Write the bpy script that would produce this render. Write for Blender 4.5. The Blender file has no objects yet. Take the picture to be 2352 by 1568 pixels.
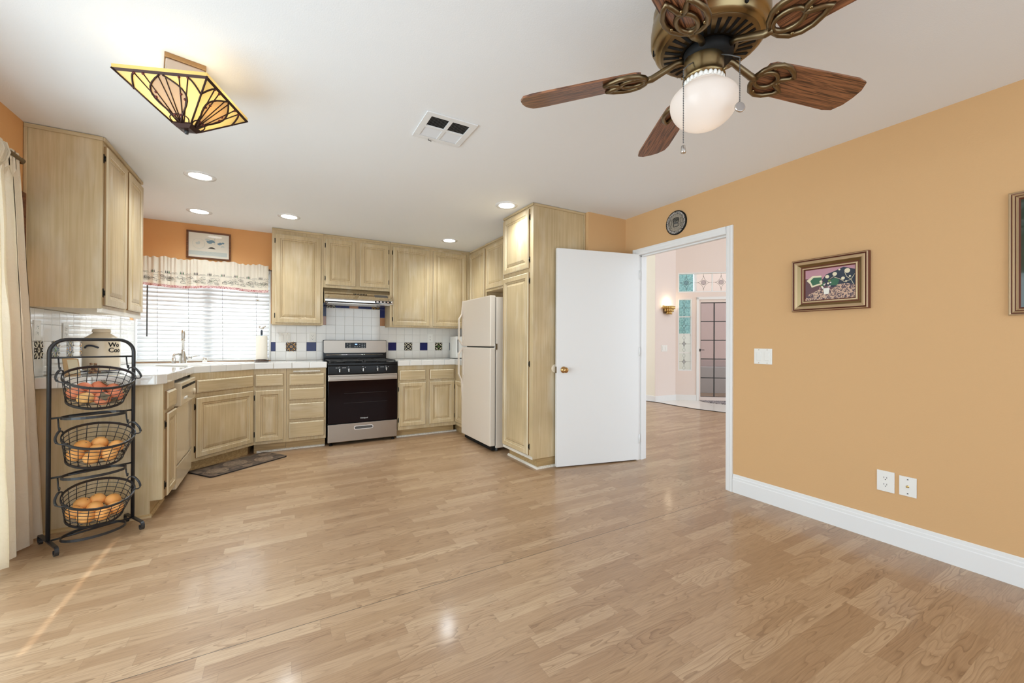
import bpy, bmesh, math, random
from mathutils import Vector, Matrix

C = bpy.context.scene.collection
SC = bpy.context.scene
PI = math.pi
rnd = random.Random(7)

# ------------------------------------------------------------------ camera
EYE = 1.16
cam_d = bpy.data.cameras.new('camera')
cam_d.sensor_fit = 'HORIZONTAL'; cam_d.sensor_width = 36.0
cam_d.lens = 933.91 / 2352 * 36.0
cam_d.clip_start = 0.05; cam_d.clip_end = 200
cam = bpy.data.objects.new('camera', cam_d); C.objects.link(cam)
R0 = (0.86793, -0.49666, 0.00416); R1 = (-0.0051, -0.00054, 0.99999); R2 = (0.49666, 0.86794, 0.0030)
cam.matrix_world = Matrix(((R0[0], R1[0], -R2[0], 0), (R0[1], R1[1], -R2[1], 0), (R0[2], R1[2], -R2[2], EYE), (0, 0, 0, 1)))
SC.camera = cam

# ------------------------------------------------------------------ world, light, exposure
w = bpy.data.worlds.new('world'); SC.world = w; w.use_nodes = True
bg = w.node_tree.nodes['Background']; bg.inputs[0].default_value = (0.86, 0.93, 1.0, 1); bg.inputs[1].default_value = 1.9
SC.view_settings.view_transform = 'Standard'; SC.view_settings.look = 'None'
SC.view_settings.exposure = 0.0; SC.view_settings.gamma = 1.0
SC.view_settings.use_curve_mapping = False


def area(name, loc, rot, sx, sy, power, col=(1, 1, 1), spread=180):
    l = bpy.data.lights.new(name, 'AREA'); l.shape = 'RECTANGLE'; l.size = sx; l.size_y = sy
    l.energy = power; l.color = col; l.spread = math.radians(spread)
    o = bpy.data.objects.new(name, l); C.objects.link(o); o.location = loc; o.rotation_euler = rot
    return o


# daylight through the patio door on the left and the kitchen window, plus added rear and hall fills
area('patio_daylight', (-1.70, 1.50, 1.05), (0, -PI / 2 - .02, .36), 1.95, 3.1, 88, (0.70, 0.88, 1.0))
area('rear_fill_light', (0.9, -2.0, 1.25), (PI / 2 + .45, 0, 0), 3.4, 1.9, 22, (0.62, 0.84, 1.0))  # added frontal fill from behind the camera, not a known window
area('kitchen_window_daylight', (-0.69, 6.05, 1.55), (-PI / 2, 0, 0), 1.5, 1.5, 46, (0.84, 0.94, 1.0))
area('foyer_fill_light', (5.6, 3.2, 3.9), (0, 0, 0), 2.6, 2.6, 8, (0.95, 0.97, 1.0))  # added overhead fill to brighten the hall, no skylight there
sun_d = bpy.data.lights.new('sun', 'SUN'); sun_d.energy = 2.6; sun_d.angle = 0.009; sun_d.color = (1.0, 0.94, 0.85)
sun = bpy.data.objects.new('sun', sun_d); C.objects.link(sun)
sun.rotation_euler = Vector((0.27, 0.30, -0.915)).to_track_quat('-Z', 'Y').to_euler()


# ------------------------------------------------------------------ materials
def nmat(name):
    m = bpy.data.materials.new(name); m.use_nodes = True
    nt = m.node_tree; b = nt.nodes['Principled BSDF']
    return m, nt, b


def srgb(r, g, b):
    f = lambda c: (c / 255 / 12.92) if c / 255 <= 0.04045 else ((c / 255 + 0.055) / 1.055) ** 2.4
    return (f(r), f(g), f(b), 1.0)


def plain(name, col, rough=0.5, metal=0.0, spec=0.5, coat=0.0, bump=None, emit=None, es=0.0, aniso=0.0):
    m, nt, b = nmat(name)
    b.inputs['Base Color'].default_value = col; b.inputs['Roughness'].default_value = rough
    b.inputs['Metallic'].default_value = metal; b.inputs['Specular IOR Level'].default_value = spec
    b.inputs['Coat Weight'].default_value = coat; b.inputs['Coat Roughness'].default_value = 0.05
    if emit: b.inputs['Emission Color'].default_value = emit; b.inputs['Emission Strength'].default_value = es
    # slight tone variation keeps every surface procedural
    tc = nt.nodes.new('ShaderNodeTexCoord'); nz = nt.nodes.new('ShaderNodeTexNoise')
    nz.inputs['Scale'].default_value = bump[0] if bump else 9.0; nz.inputs['Detail'].default_value = 3
    nt.links.new(tc.outputs['Object'], nz.inputs['Vector'])
    if bump:
        bp = nt.nodes.new('ShaderNodeBump'); bp.inputs['Strength'].default_value = bump[1]; bp.inputs['Distance'].default_value = bump[2]
        nt.links.new(nz.outputs['Fac'], bp.inputs['Height']); nt.links.new(bp.outputs['Normal'], b.inputs['Normal'])
    else:
        mr = nt.nodes.new('ShaderNodeMapRange'); mr.inputs[3].default_value = max(0.0, rough - 0.04); mr.inputs[4].default_value = min(1, rough + 0.04)
        nt.links.new(nz.outputs['Fac'], mr.inputs[0]); nt.links.new(mr.outputs[0], b.inputs['Roughness'])
    return m


def math_n(nt, op, a, b=None, c=None):
    n = nt.nodes.new('ShaderNodeMath'); n.operation = op
    for i, x in enumerate((a, b, c)):
        if x is None: continue
        if isinstance(x, (int, float)): n.inputs[i].default_value = x
        else: nt.links.new(x, n.inputs[i])
    return n.outputs[0]


def ramp(nt, fac, stops):
    n = nt.nodes.new('ShaderNodeValToRGB'); e = n.color_ramp.elements
    while len(e) < len(stops): e.new(0.5)
    for i, (p, c) in enumerate(stops): e[i].position = p; e[i].color = c
    nt.links.new(fac, n.inputs[0]); return n.outputs[0]


def mixc(nt, fac, a, b, mode='MIX'):
    n = nt.nodes.new('ShaderNodeMix'); n.data_type = 'RGBA'; n.blend_type = mode
    for i, x in ((0, fac), (6, a), (7, b)):
        if isinstance(x, (int, float)): n.inputs[i].default_value = x
        elif isinstance(x, tuple): n.inputs[i].default_value = x
        else: nt.links.new(x, n.inputs[i])
    return n.outputs[2]


def wood(name, dark, light, axis, wear=None, rough=0.42, along=2.2, across=70, dist=0.6, lo=0.36, hi=0.66, coat=0.0, rotz=0.0):
    m, nt, b = nmat(name)
    tc = nt.nodes.new('ShaderNodeTexCoord'); oi = nt.nodes.new('ShaderNodeObjectInfo')
    vm = nt.nodes.new('ShaderNodeVectorMath'); vm.operation = 'ADD'
    off = nt.nodes.new('ShaderNodeCombineXYZ')
    r = math_n(nt, 'MULTIPLY', oi.outputs['Random'], 17.0)
    for i in range(3): nt.links.new(r, off.inputs[i])
    nt.links.new(tc.outputs['Object'], vm.inputs[0]); nt.links.new(off.outputs[0], vm.inputs[1])
    if rotz:
        rm = nt.nodes.new('ShaderNodeMapping'); rm.inputs['Rotation'].default_value = (0, 0, rotz)
        nt.links.new(vm.outputs[0], rm.inputs['Vector']); vm = rm
    mp = nt.nodes.new('ShaderNodeMapping'); s = [across] * 3; s[axis] = along
    mp.inputs['Scale'].default_value = s; nt.links.new(vm.outputs[0], mp.inputs['Vector'])
    nz = nt.nodes.new('ShaderNodeTexNoise'); nz.inputs['Scale'].default_value = 1; nz.inputs['Detail'].default_value = 5
    nz.inputs['Distortion'].default_value = dist; nt.links.new(mp.outputs[0], nz.inputs['Vector'])
    col = ramp(nt, nz.outputs['Fac'], [(lo, dark), (hi, light)])
    if wear:
        mp2 = nt.nodes.new('ShaderNodeMapping'); s2 = [9.0] * 3; s2[axis] = 2.0
        mp2.inputs['Scale'].default_value = s2; nt.links.new(vm.outputs[0], mp2.inputs['Vector'])
        n2 = nt.nodes.new('ShaderNodeTexNoise'); n2.inputs['Scale'].default_value = 1; n2.inputs['Detail'].default_value = 4
        nt.links.new(mp2.outputs[0], n2.inputs['Vector'])
        f = ramp(nt, n2.outputs['Fac'], [(0.54, (0, 0, 0, 1)), (0.80, (0.75, 0.75, 0.75, 1))])
        col = mixc(nt, f, col, wear)
        n3 = nt.nodes.new('ShaderNodeTexNoise'); n3.inputs['Scale'].default_value = 2.3; n3.inputs['Detail'].default_value = 2
        nt.links.new(vm.outputs[0], n3.inputs['Vector'])
        f3 = ramp(nt, n3.outputs['Fac'], [(0.35, (0.86, 0.86, 0.86, 1)), (0.65, (1.06, 1.06, 1.06, 1))])
        col = mixc(nt, 1.0, col, f3, 'MULTIPLY')
    nt.links.new(col, b.inputs['Base Color'])
    b.inputs['Roughness'].default_value = rough; b.inputs['Coat Weight'].default_value = coat
    bp = nt.nodes.new('ShaderNodeBump'); bp.inputs['Strength'].default_value = 0.12; bp.inputs['Distance'].default_value = 0.002
    nt.links.new(nz.outputs['Fac'], bp.inputs['Height']); nt.links.new(bp.outputs['Normal'], b.inputs['Normal'])
    return m


def thin_glass(name, tint=(1, 1, 1, 1), gloss=0.08, rough=0.0):
    m = bpy.data.materials.new(name); m.use_nodes = True; nt = m.node_tree; nt.nodes.clear()
    o = nt.nodes.new('ShaderNodeOutputMaterial'); t = nt.nodes.new('ShaderNodeBsdfTransparent'); t.inputs[0].default_value = tint
    g = nt.nodes.new('ShaderNodeBsdfGlossy'); g.inputs['Roughness'].default_value = rough
    fr = nt.nodes.new('ShaderNodeFresnel'); fr.inputs[0].default_value = 1.45
    mx = nt.nodes.new('ShaderNodeMixShader'); ge = nt.nodes.new('ShaderNodeNewGeometry')
    front = math_n(nt, 'MULTIPLY', fr.outputs[0], math_n(nt, 'SUBTRACT', 1.0, ge.outputs['Backfacing']))
    nt.links.new(front, mx.inputs[0]); nt.links.new(t.outputs[0], mx.inputs[1]); nt.links.new(g.outputs[0], mx.inputs[2])
    nt.links.new(mx.outputs[0], o.inputs[0]); return m


def translucent(name, col, amount, rough=0.8, noise=None):
    m = bpy.data.materials.new(name); m.use_nodes = True; nt = m.node_tree
    b = nt.nodes['Principled BSDF']; o = nt.nodes['Material Output']
    b.inputs['Base Color'].default_value = col; b.inputs['Roughness'].default_value = rough
    t = nt.nodes.new('ShaderNodeBsdfTranslucent'); t.inputs[0].default_value = col
    mx = nt.nodes.new('ShaderNodeMixShader'); mx.inputs[0].default_value = amount
    nt.links.new(b.outputs[0], mx.inputs[1]); nt.links.new(t.outputs[0], mx.inputs[2]); nt.links.new(mx.outputs[0], o.inputs[0])
    tc = nt.nodes.new('ShaderNodeTexCoord'); nz = nt.nodes.new('ShaderNodeTexNoise')
    nz.inputs['Scale'].default_value = noise[0] if noise else 20; nz.inputs['Detail'].default_value = 4
    nz.inputs['Distortion'].default_value = 1.0
    nt.links.new(tc.outputs['Object'], nz.inputs['Vector'])
    bp = nt.nodes.new('ShaderNodeBump'); bp.inputs['Strength'].default_value = noise[1] if noise else 0.05; bp.inputs['Distance'].default_value = 0.004
    nt.links.new(nz.outputs['Fac'], bp.inputs['Height']); nt.links.new(bp.outputs['Normal'], b.inputs['Normal']); nt.links.new(bp.outputs['Normal'], t.inputs['Normal'])
    return m


def floor_mat():
    m, nt, b = nmat('oak_laminate')
    g = nt.nodes.new('ShaderNodeNewGeometry'); sp = nt.nodes.new('ShaderNodeSeparateXYZ'); nt.links.new(g.outputs['Position'], sp.inputs[0])
    x, y = sp.outputs[0], sp.outputs[1]
    yy = math_n(nt, 'DIVIDE', math_n(nt, 'ADD', y, 10.0 - 1.874 + 0.0000), 0.0645)
    row = math_n(nt, 'FLOOR', yy)
    w1 = nt.nodes.new('ShaderNodeTexWhiteNoise'); w1.noise_dimensions = '1D'; nt.links.new(row, w1.inputs['W'])
    xs = math_n(nt, 'ADD', x, math_n(nt, 'MULTIPLY', w1.outputs['Value'], 9.0))
    px_ = math_n(nt, 'DIVIDE', xs, 0.41); piece = math_n(nt, 'FLOOR', px_)
    cv = nt.nodes.new('ShaderNodeCombineXYZ'); nt.links.new(row, cv.inputs[0]); nt.links.new(piece, cv.inputs[1])
    w2 = nt.nodes.new('ShaderNodeTexWhiteNoise'); w2.noise_dimensions = '2D'; nt.links.new(cv.outputs[0], w2.inputs['Vector'])
    h2 = w2.outputs['Value']
    base = ramp(nt, h2, [(0.0, srgb(164, 130, 97)), (0.35, srgb(173, 140, 106)), (0.7, srgb(180, 148, 115)), (1.0, srgb(190, 160, 127))])
    # flowing grain
    v = nt.nodes.new('ShaderNodeCombineXYZ')
    nt.links.new(math_n(nt, 'ADD', math_n(nt, 'MULTIPLY', x, 2.1), math_n(nt, 'MULTIPLY', h2, 53.0)), v.inputs[0])
    nt.links.new(math_n(nt, 'MULTIPLY', y, 15.0), v.inputs[1]); nt.links.new(math_n(nt, 'MULTIPLY', h2, 91.0), v.inputs[2])
    n1 = nt.nodes.new('ShaderNodeTexNoise'); n1.inputs['Scale'].default_value = 1.0; n1.inputs['Detail'].default_value = 1.5; nt.links.new(v.outputs[0], n1.inputs['Vector'])
    rings = math_n(nt, 'FRACT', math_n(nt, 'MULTIPLY', n1.outputs['Fac'], 13.0))
    rg = ramp(nt, rings, [(0.0, (0.62, 0.56, 0.50, 1)), (0.16, (0.86, 0.83, 0.80, 1)), (0.45, (1, 1, 1, 1)), (0.95, (1.05, 1.05, 1.05, 1)), (1.0, (0.66, 0.60, 0.54, 1))])
    amt = ramp(nt, w2.outputs['Color'], [(0.2, (0.25, 0.25, 0.25, 1)), (0.8, (1, 1, 1, 1))])
    col = mixc(nt, amt, base, mixc(nt, 1.0, base, rg, 'MULTIPLY'))
    # fine pores
    v2 = nt.nodes.new('ShaderNodeCombineXYZ')
    nt.links.new(math_n(nt, 'MULTIPLY', x, 9.0), v2.inputs[0]); nt.links.new(math_n(nt, 'MULTIPLY', y, 260.0), v2.inputs[1]); nt.links.new(math_n(nt, 'MULTIPLY', h2, 40.0), v2.inputs[2])
    n2 = nt.nodes.new('ShaderNodeTexNoise'); n2.inputs['Scale'].default_value = 1.0; n2.inputs['Detail'].default_value = 3; nt.links.new(v2.outputs[0], n2.inputs['Vector'])
    pr = ramp(nt, n2.outputs['Fac'], [(0.36, (0.84, 0.81, 0.78, 1)), (0.58, (1.03, 1.03, 1.03, 1))])
    col = mixc(nt, 0.8, col, mixc(nt, 1.0, col, pr, 'MULTIPLY'))
    # joints between strips
    fy = math_n(nt, 'ABSOLUTE', math_n(nt, 'SUBTRACT', math_n(nt, 'FRACT', yy), 0.5))
    fx = math_n(nt, 'ABSOLUTE', math_n(nt, 'SUBTRACT', math_n(nt, 'FRACT', px_), 0.5))
    j = math_n(nt, 'MAXIMUM', math_n(nt, 'GREATER_THAN', fy, 0.490), math_n(nt, 'GREATER_THAN', fx, 0.4978))
    col = mixc(nt, math_n(nt, 'MULTIPLY', j, 0.22), col, srgb(90, 60, 38))
    # the open seam running across the room
    sm = math_n(nt, 'LESS_THAN', math_n(nt, 'ABSOLUTE', math_n(nt, 'SUBTRACT', y, 1.874)), 0.0016)
    col = mixc(nt, math_n(nt, 'MULTIPLY', sm, 0.9), col, srgb(40, 26, 16))
    nt.links.new(col, b.inputs['Base Color'])
    b.inputs['Specular IOR Level'].default_value = 0.75
    rr = nt.nodes.new('ShaderNodeMapRange'); rr.inputs[3].default_value = 0.38; rr.inputs[4].default_value = 0.46; b.inputs['Coat Weight'].default_value = 0.32; b.inputs['Coat Roughness'].default_value = 0.13
    nt.links.new(n2.outputs['Fac'], rr.inputs[0]); nt.links.new(rr.outputs[0], b.inputs['Roughness'])
    bp = nt.nodes.new('ShaderNodeBump'); bp.inputs['Strength'].default_value = 0.06; bp.inputs['Distance'].default_value = 0.001
    nt.links.new(n2.outputs['Fac'], bp.inputs['Height']); nt.links.new(bp.outputs['Normal'], b.inputs['Normal'])
    return m


def pattern(name, stops, scale, kind='noise', rough=0.6, dist=0.0, detail=3, stretch=(1, 1, 1)):
    m, nt, b = nmat(name)
    tc = nt.nodes.new('ShaderNodeTexCoord'); mp = nt.nodes.new('ShaderNodeMapping'); mp.inputs['Scale'].default_value = stretch
    nt.links.new(tc.outputs['Object'], mp.inputs['Vector'])
    if kind == 'noise':
        n = nt.nodes.new('ShaderNodeTexNoise'); n.inputs['Detail'].default_value = detail; n.inputs['Distortion'].default_value = dist; out = 'Fac'
    else:
        n = nt.nodes.new('ShaderNodeTexVoronoi'); out = 'Distance'
    n.inputs['Scale'].default_value = scale; nt.links.new(mp.outputs[0], n.inputs['Vector'])
    nt.links.new(ramp(nt, n.outputs[out], stops), b.inputs['Base Color']); b.inputs['Roughness'].default_value = rough
    return m


M = {}
M['ceiling'] = plain('ceiling_paint', (0.85, 0.86, 0.87, 1), 0.85, bump=(180, 0.25, 0.002))
M['orange'] = plain('orange_wall_paint', srgb(214, 172, 122), 0.75, bump=(120, 0.22, 0.002))
M['orangecast'] = plain('orange_wall_paint_warm_cast', srgb(228, 170, 110), 0.75, bump=(120, 0.22, 0.002))  # same orange paint with a warmer light cast put into the colour
M['foyer'] = plain('blush_wall_paint', srgb(236, 222, 214), 0.8, bump=(120, 0.15, 0.002))
M['cream'] = plain('cream_wall_paint', srgb(244, 238, 222), 0.8, bump=(120, 0.15, 0.002))
M['white'] = plain('white_semigloss_paint', (0.84, 0.84, 0.83, 1), 0.35)
M['floor'] = floor_mat()
CD, CL, CW = srgb(194, 170, 129), srgb(206, 184, 145), srgb(222, 208, 182)
M['wv'] = wood('pickled_oak_vertical', CD, CL, 2, CW)
M['wx'] = wood('pickled_oak_horizontal', CD, CL, 0, CW)
M['wy'] = wood('pickled_oak_lengthwise', CD, CL, 1, CW)
M['wd'] = wood('pickled_oak_diagonal', CD, CL, 0, CW, rotz=-math.radians(44.7))
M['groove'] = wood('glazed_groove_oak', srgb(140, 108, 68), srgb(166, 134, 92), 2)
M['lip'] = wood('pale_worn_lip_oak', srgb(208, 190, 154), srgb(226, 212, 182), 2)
M['wworn'] = wood('worn_pale_oak', srgb(216, 206, 188), srgb(236, 230, 218), 1, srgb(245, 242, 236))
M['kick'] = wood('darker_oak_kick', srgb(168, 138, 92), srgb(196, 166, 118), 0)  # darker, browner oak for the toe kicks and end moulding
M['hinge'] = plain('dark_bronze_hinge', (0.03, 0.026, 0.02, 1), 0.4, 0.9)
M['tile'] = plain('white_glazed_tile', (0.82, 0.795, 0.75, 1), 0.05, 0, 0.5, 0.3, bump=(7, 0.06, 0.004))
M['grout'] = plain('pale_grout', srgb(206, 202, 195), 0.9)
M['blue'] = plain('cobalt_glazed_tile', srgb(34, 40, 92), 0.08, 0, 0.3, 0.0)
M['terra'] = plain('terracotta_glazed_tile', srgb(176, 120, 72), 0.15, 0, 0.5, 0.3)
M['deco'] = plain('black_ground_deco_tile', srgb(26, 22, 28), 0.10, 0, 0.3, 0.0)
M['ochre'] = plain('ochre_glaze', srgb(206, 150, 60), 0.15)
M['ivory'] = plain('ivory_glaze', srgb(226, 216, 190), 0.15)
M['green'] = plain('green_glaze', srgb(120, 150, 80), 0.15)
M['steel'] = plain('brushed_stainless', (0.38, 0.33, 0.28, 1), 0.30, 1.0, bump=(60, 0.02, 0.001))
M['chrome'] = plain('polished_chrome', (0.75, 0.73, 0.70, 1), 0.10, 1.0)
M['nickel'] = plain('brushed_nickel', (0.62, 0.60, 0.57, 1), 0.25, 1.0)
M['black'] = plain('black_enamel', (0.010, 0.009, 0.009, 1), 0.12, 0, 0.2)
M['blackmatte'] = plain('black_cast_iron', (0.03, 0.03, 0.03, 1), 0.5)
M['rack'] = plain('black_powder_coat', (0.018, 0.018, 0.02, 1), 0.35)
M['ovenglass'] = plain('dark_oven_glass', (0.010, 0.004, 0.004, 1), 0.05, 0, 0.12)
M['fridge'] = plain('bisque_appliance_enamel', srgb(227, 214, 198), 0.32, bump=(260, 0.05, 0.001))
M['bisque'] = plain('bisque_dishwasher_gloss', srgb(216, 200, 172), 0.12)
M['gasket'] = plain('grey_gasket', (0.10, 0.095, 0.09, 1), 0.6)
M['plastic'] = plain('white_plastic', srgb(238, 236, 230), 0.35)
M['slot'] = plain('dark_slot', (0.012, 0.012, 0.012, 1), 0.6, 0, 0.15)
M['brass'] = plain('antique_brass', (0.30, 0.22, 0.11, 1), 0.30, 1.0, bump=(40, 0.10, 0.001))
M['brassdk'] = plain('aged_bronze_brass', (0.20, 0.145, 0.08, 1), 0.36, 1.0, bump=(70, 0.18, 0.001))
M['brassbr'] = plain('bright_brass', (0.66, 0.46, 0.18, 1), 0.18, 1.0)
M['brassknob'] = plain('worn_brass_knob', (0.50, 0.31, 0.13, 1), 0.22, 1.0)
M['bladew'] = wood('dark_oak_blade', srgb(64, 34, 20), srgb(150, 98, 64), 0, None, 0.38, 4.0, 95, 2.2, 0.38, 0.60, 0.1)
M['curtain'] = translucent('ivory_crinkled_curtain', srgb(246, 236, 216), 0.42, 0.85, (38, 0.9))
M['valance'] = translucent('printed_valance_cotton', srgb(228, 219, 202), 0.16, 0.9)
M['slat'] = translucent('white_blind_slat', (0.86, 0.86, 0.86, 1), 0.13, 0.5)
M['gridred'] = pattern('red_gingham', [(0.42, srgb(150, 50, 56)), (0.5, srgb(222, 190, 186))], 160, 'noise')
M['ink'] = plain('dark_print_ink', srgb(70, 68, 62), 0.8)
M['inkgreen'] = plain('green_print_ink', srgb(60, 110, 70), 0.8)
M['inkblue'] = plain('faded_blue_ink', srgb(120, 152, 172), 0.8)
M['inkpale'] = plain('pale_blue_ink', srgb(208, 217, 212), 0.8)
M['paper'] = plain('pale_print_paper', srgb(238, 236, 224), 0.7)
M['brownframe'] = wood('brown_picture_wood', srgb(96, 56, 32), srgb(130, 82, 50), 0)
M['gold'] = plain('champagne_gilt', srgb(192, 166, 130), 0.35, 0.55, bump=(160, 0.2, 0.001))
M['giltdk'] = plain('red_brown_gilt_edge', srgb(110, 62, 46), 0.4, 0.3)
M['mirrorgreen'] = plain('dark_green_glazed_picture', srgb(62, 72, 60), 0.03, 0, 0.35)
M['glass'] = thin_glass('window_glass')
M['glassgrey'] = thin_glass('grey_textured_glass', (0.74, 0.73, 0.75, 1), rough=0.2)
M['glassclear'] = thin_glass('bevelled_clear_glass', (0.93, 0.96, 0.96, 1))
M['lead'] = plain('lead_came', (0.10, 0.10, 0.09, 1), 0.5, 0.6)
M['can'] = plain('lit_downlight_lens', (1, 1, 1, 1), 0.5, emit=(1, 0.97, 0.92, 1), es=9.0)
M['mirrorcan'] = plain('downlight_trim', (0.80, 0.80, 0.80, 1), 0.25)
M['globe'] = translucent('frosted_globe_glass', (0.93, 0.88, 0.84, 1), 0.5, 0.25)
M['amber'] = translucent('amber_art_glass', srgb(240, 214, 140), 0.6, 0.2, (25, 0.1))
M['honey'] = translucent('honey_art_glass', srgb(212, 188, 164), 0.55, 0.2, (25, 0.1))
M['came'] = plain('dark_copper_came', srgb(62, 40, 34), 0.4, 0.6)
M['garnet'] = plain('garnet_glass', srgb(104, 40, 36), 0.15)
M['ltbronze'] = plain('light_bronze_canopy', srgb(170, 134, 92), 0.35, 0.7)
M['mauve'] = plain('satin_canopy_plate', srgb(196, 180, 168), 0.25, 0.4)
M['paperroll'] = plain('paper_towel', srgb(236, 228, 214), 0.95, bump=(90, 0.3, 0.002))
M['darkwood'] = plain('carved_dark_resin', srgb(72, 52, 40), 0.5)
M['ceramic'] = plain('cream_ceramic', srgb(228, 212, 186), 0.22)
M['boxwood'] = plain('pale_box_wood', srgb(206, 170, 122), 0.6)
M['dried'] = pattern('dried_flowers', [(0.4, srgb(96, 52, 40)), (0.6, srgb(176, 140, 100))], 70)
M['orangefruit'] = pattern('orange_peel', [(0.3, srgb(236, 158, 78)), (0.7, srgb(246, 182, 108))], 14)
M['persimmon'] = pattern('persimmon_skin', [(0.3, srgb(214, 116, 78)), (0.7, srgb(228, 146, 106))], 12)
M['persimmony'] = pattern('yellow_persimmon_skin', [(0.3, srgb(222, 164, 92)), (0.7, srgb(230, 180, 116))], 12)
M['calyx'] = plain('dry_calyx', srgb(122, 106, 82), 0.8)
M['rug'] = pattern('brown_medallion_mat', [(0.30, srgb(52, 42, 36)), (0.48, srgb(92, 76, 62)), (0.62, srgb(122, 100, 80)), (0.75, srgb(80, 60, 50))], 9, 'noise', 0.9, 1.6, 6)
M['rugring'] = pattern('mat_ring_pile', [(0.35, srgb(112, 94, 78)), (0.65, srgb(146, 124, 102))], 60, 'noise', 0.9)
M['rugedge'] = plain('mat_dark_binding', srgb(38, 30, 28), 0.7)
M['weave'] = pattern('woven_grey_disc', [(0.35, srgb(120, 112, 100)), (0.65, srgb(168, 158, 142))], 140)
M['weaverim'] = pattern('speckled_woven_band', [(0.42, srgb(40, 34, 32)), (0.56, srgb(190, 184, 176))], 170)
M['stucco'] = plain('pink_stucco', srgb(226, 204, 196), 0.9, bump=(60, 0.4, 0.004))
M['stuccow'] = plain('white_stucco', srgb(226, 226, 222), 0.9, bump=(60, 0.4, 0.004))
M['teal'] = pattern('teal_foliage_wall', [(0.3, srgb(84, 126, 126)), (0.7, srgb(136, 172, 168))], 22)
M['foytile'] = plain('white_floor_tile', srgb(232, 226, 218), 0.15, bump=(6, 0.03, 0.002))
M['doormat'] = pattern('scrolled_door_mat', [(0.46, srgb(40, 38, 44)), (0.5, srgb(176, 168, 168))], 26, 'noise', 0.9, 2.2, 2)
M['concrete'] = plain('patio_concrete', srgb(190, 186, 178), 0.9)
M['lcd'] = plain('lit_range_display', (0.1, 0.15, 0.4, 1), 0.2, emit=(0.25, 0.45, 1.0, 1), es=2.0)
M['lettering'] = plain('pale_lettering', srgb(225, 225, 225), 0.4)
M['pink'] = plain('dusty_pink_paint', srgb(190, 140, 150), 0.6)
M['navy'] = plain('navy_paint', srgb(44, 52, 66), 0.6)
M['plum'] = plain('plum_paint', srgb(104, 74, 78), 0.6)
M['leaf'] = plain('leaf_green_paint', srgb(58, 104, 76), 0.6)
M['peach'] = pattern('peach_scroll_paint', [(0.45, srgb(82, 66, 78)), (0.52, srgb(206, 172, 146))], 55, 'noise', 0.6, 2.0, 2)
M['creamp'] = plain('cream_paint', srgb(230, 218, 186), 0.6)


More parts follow.
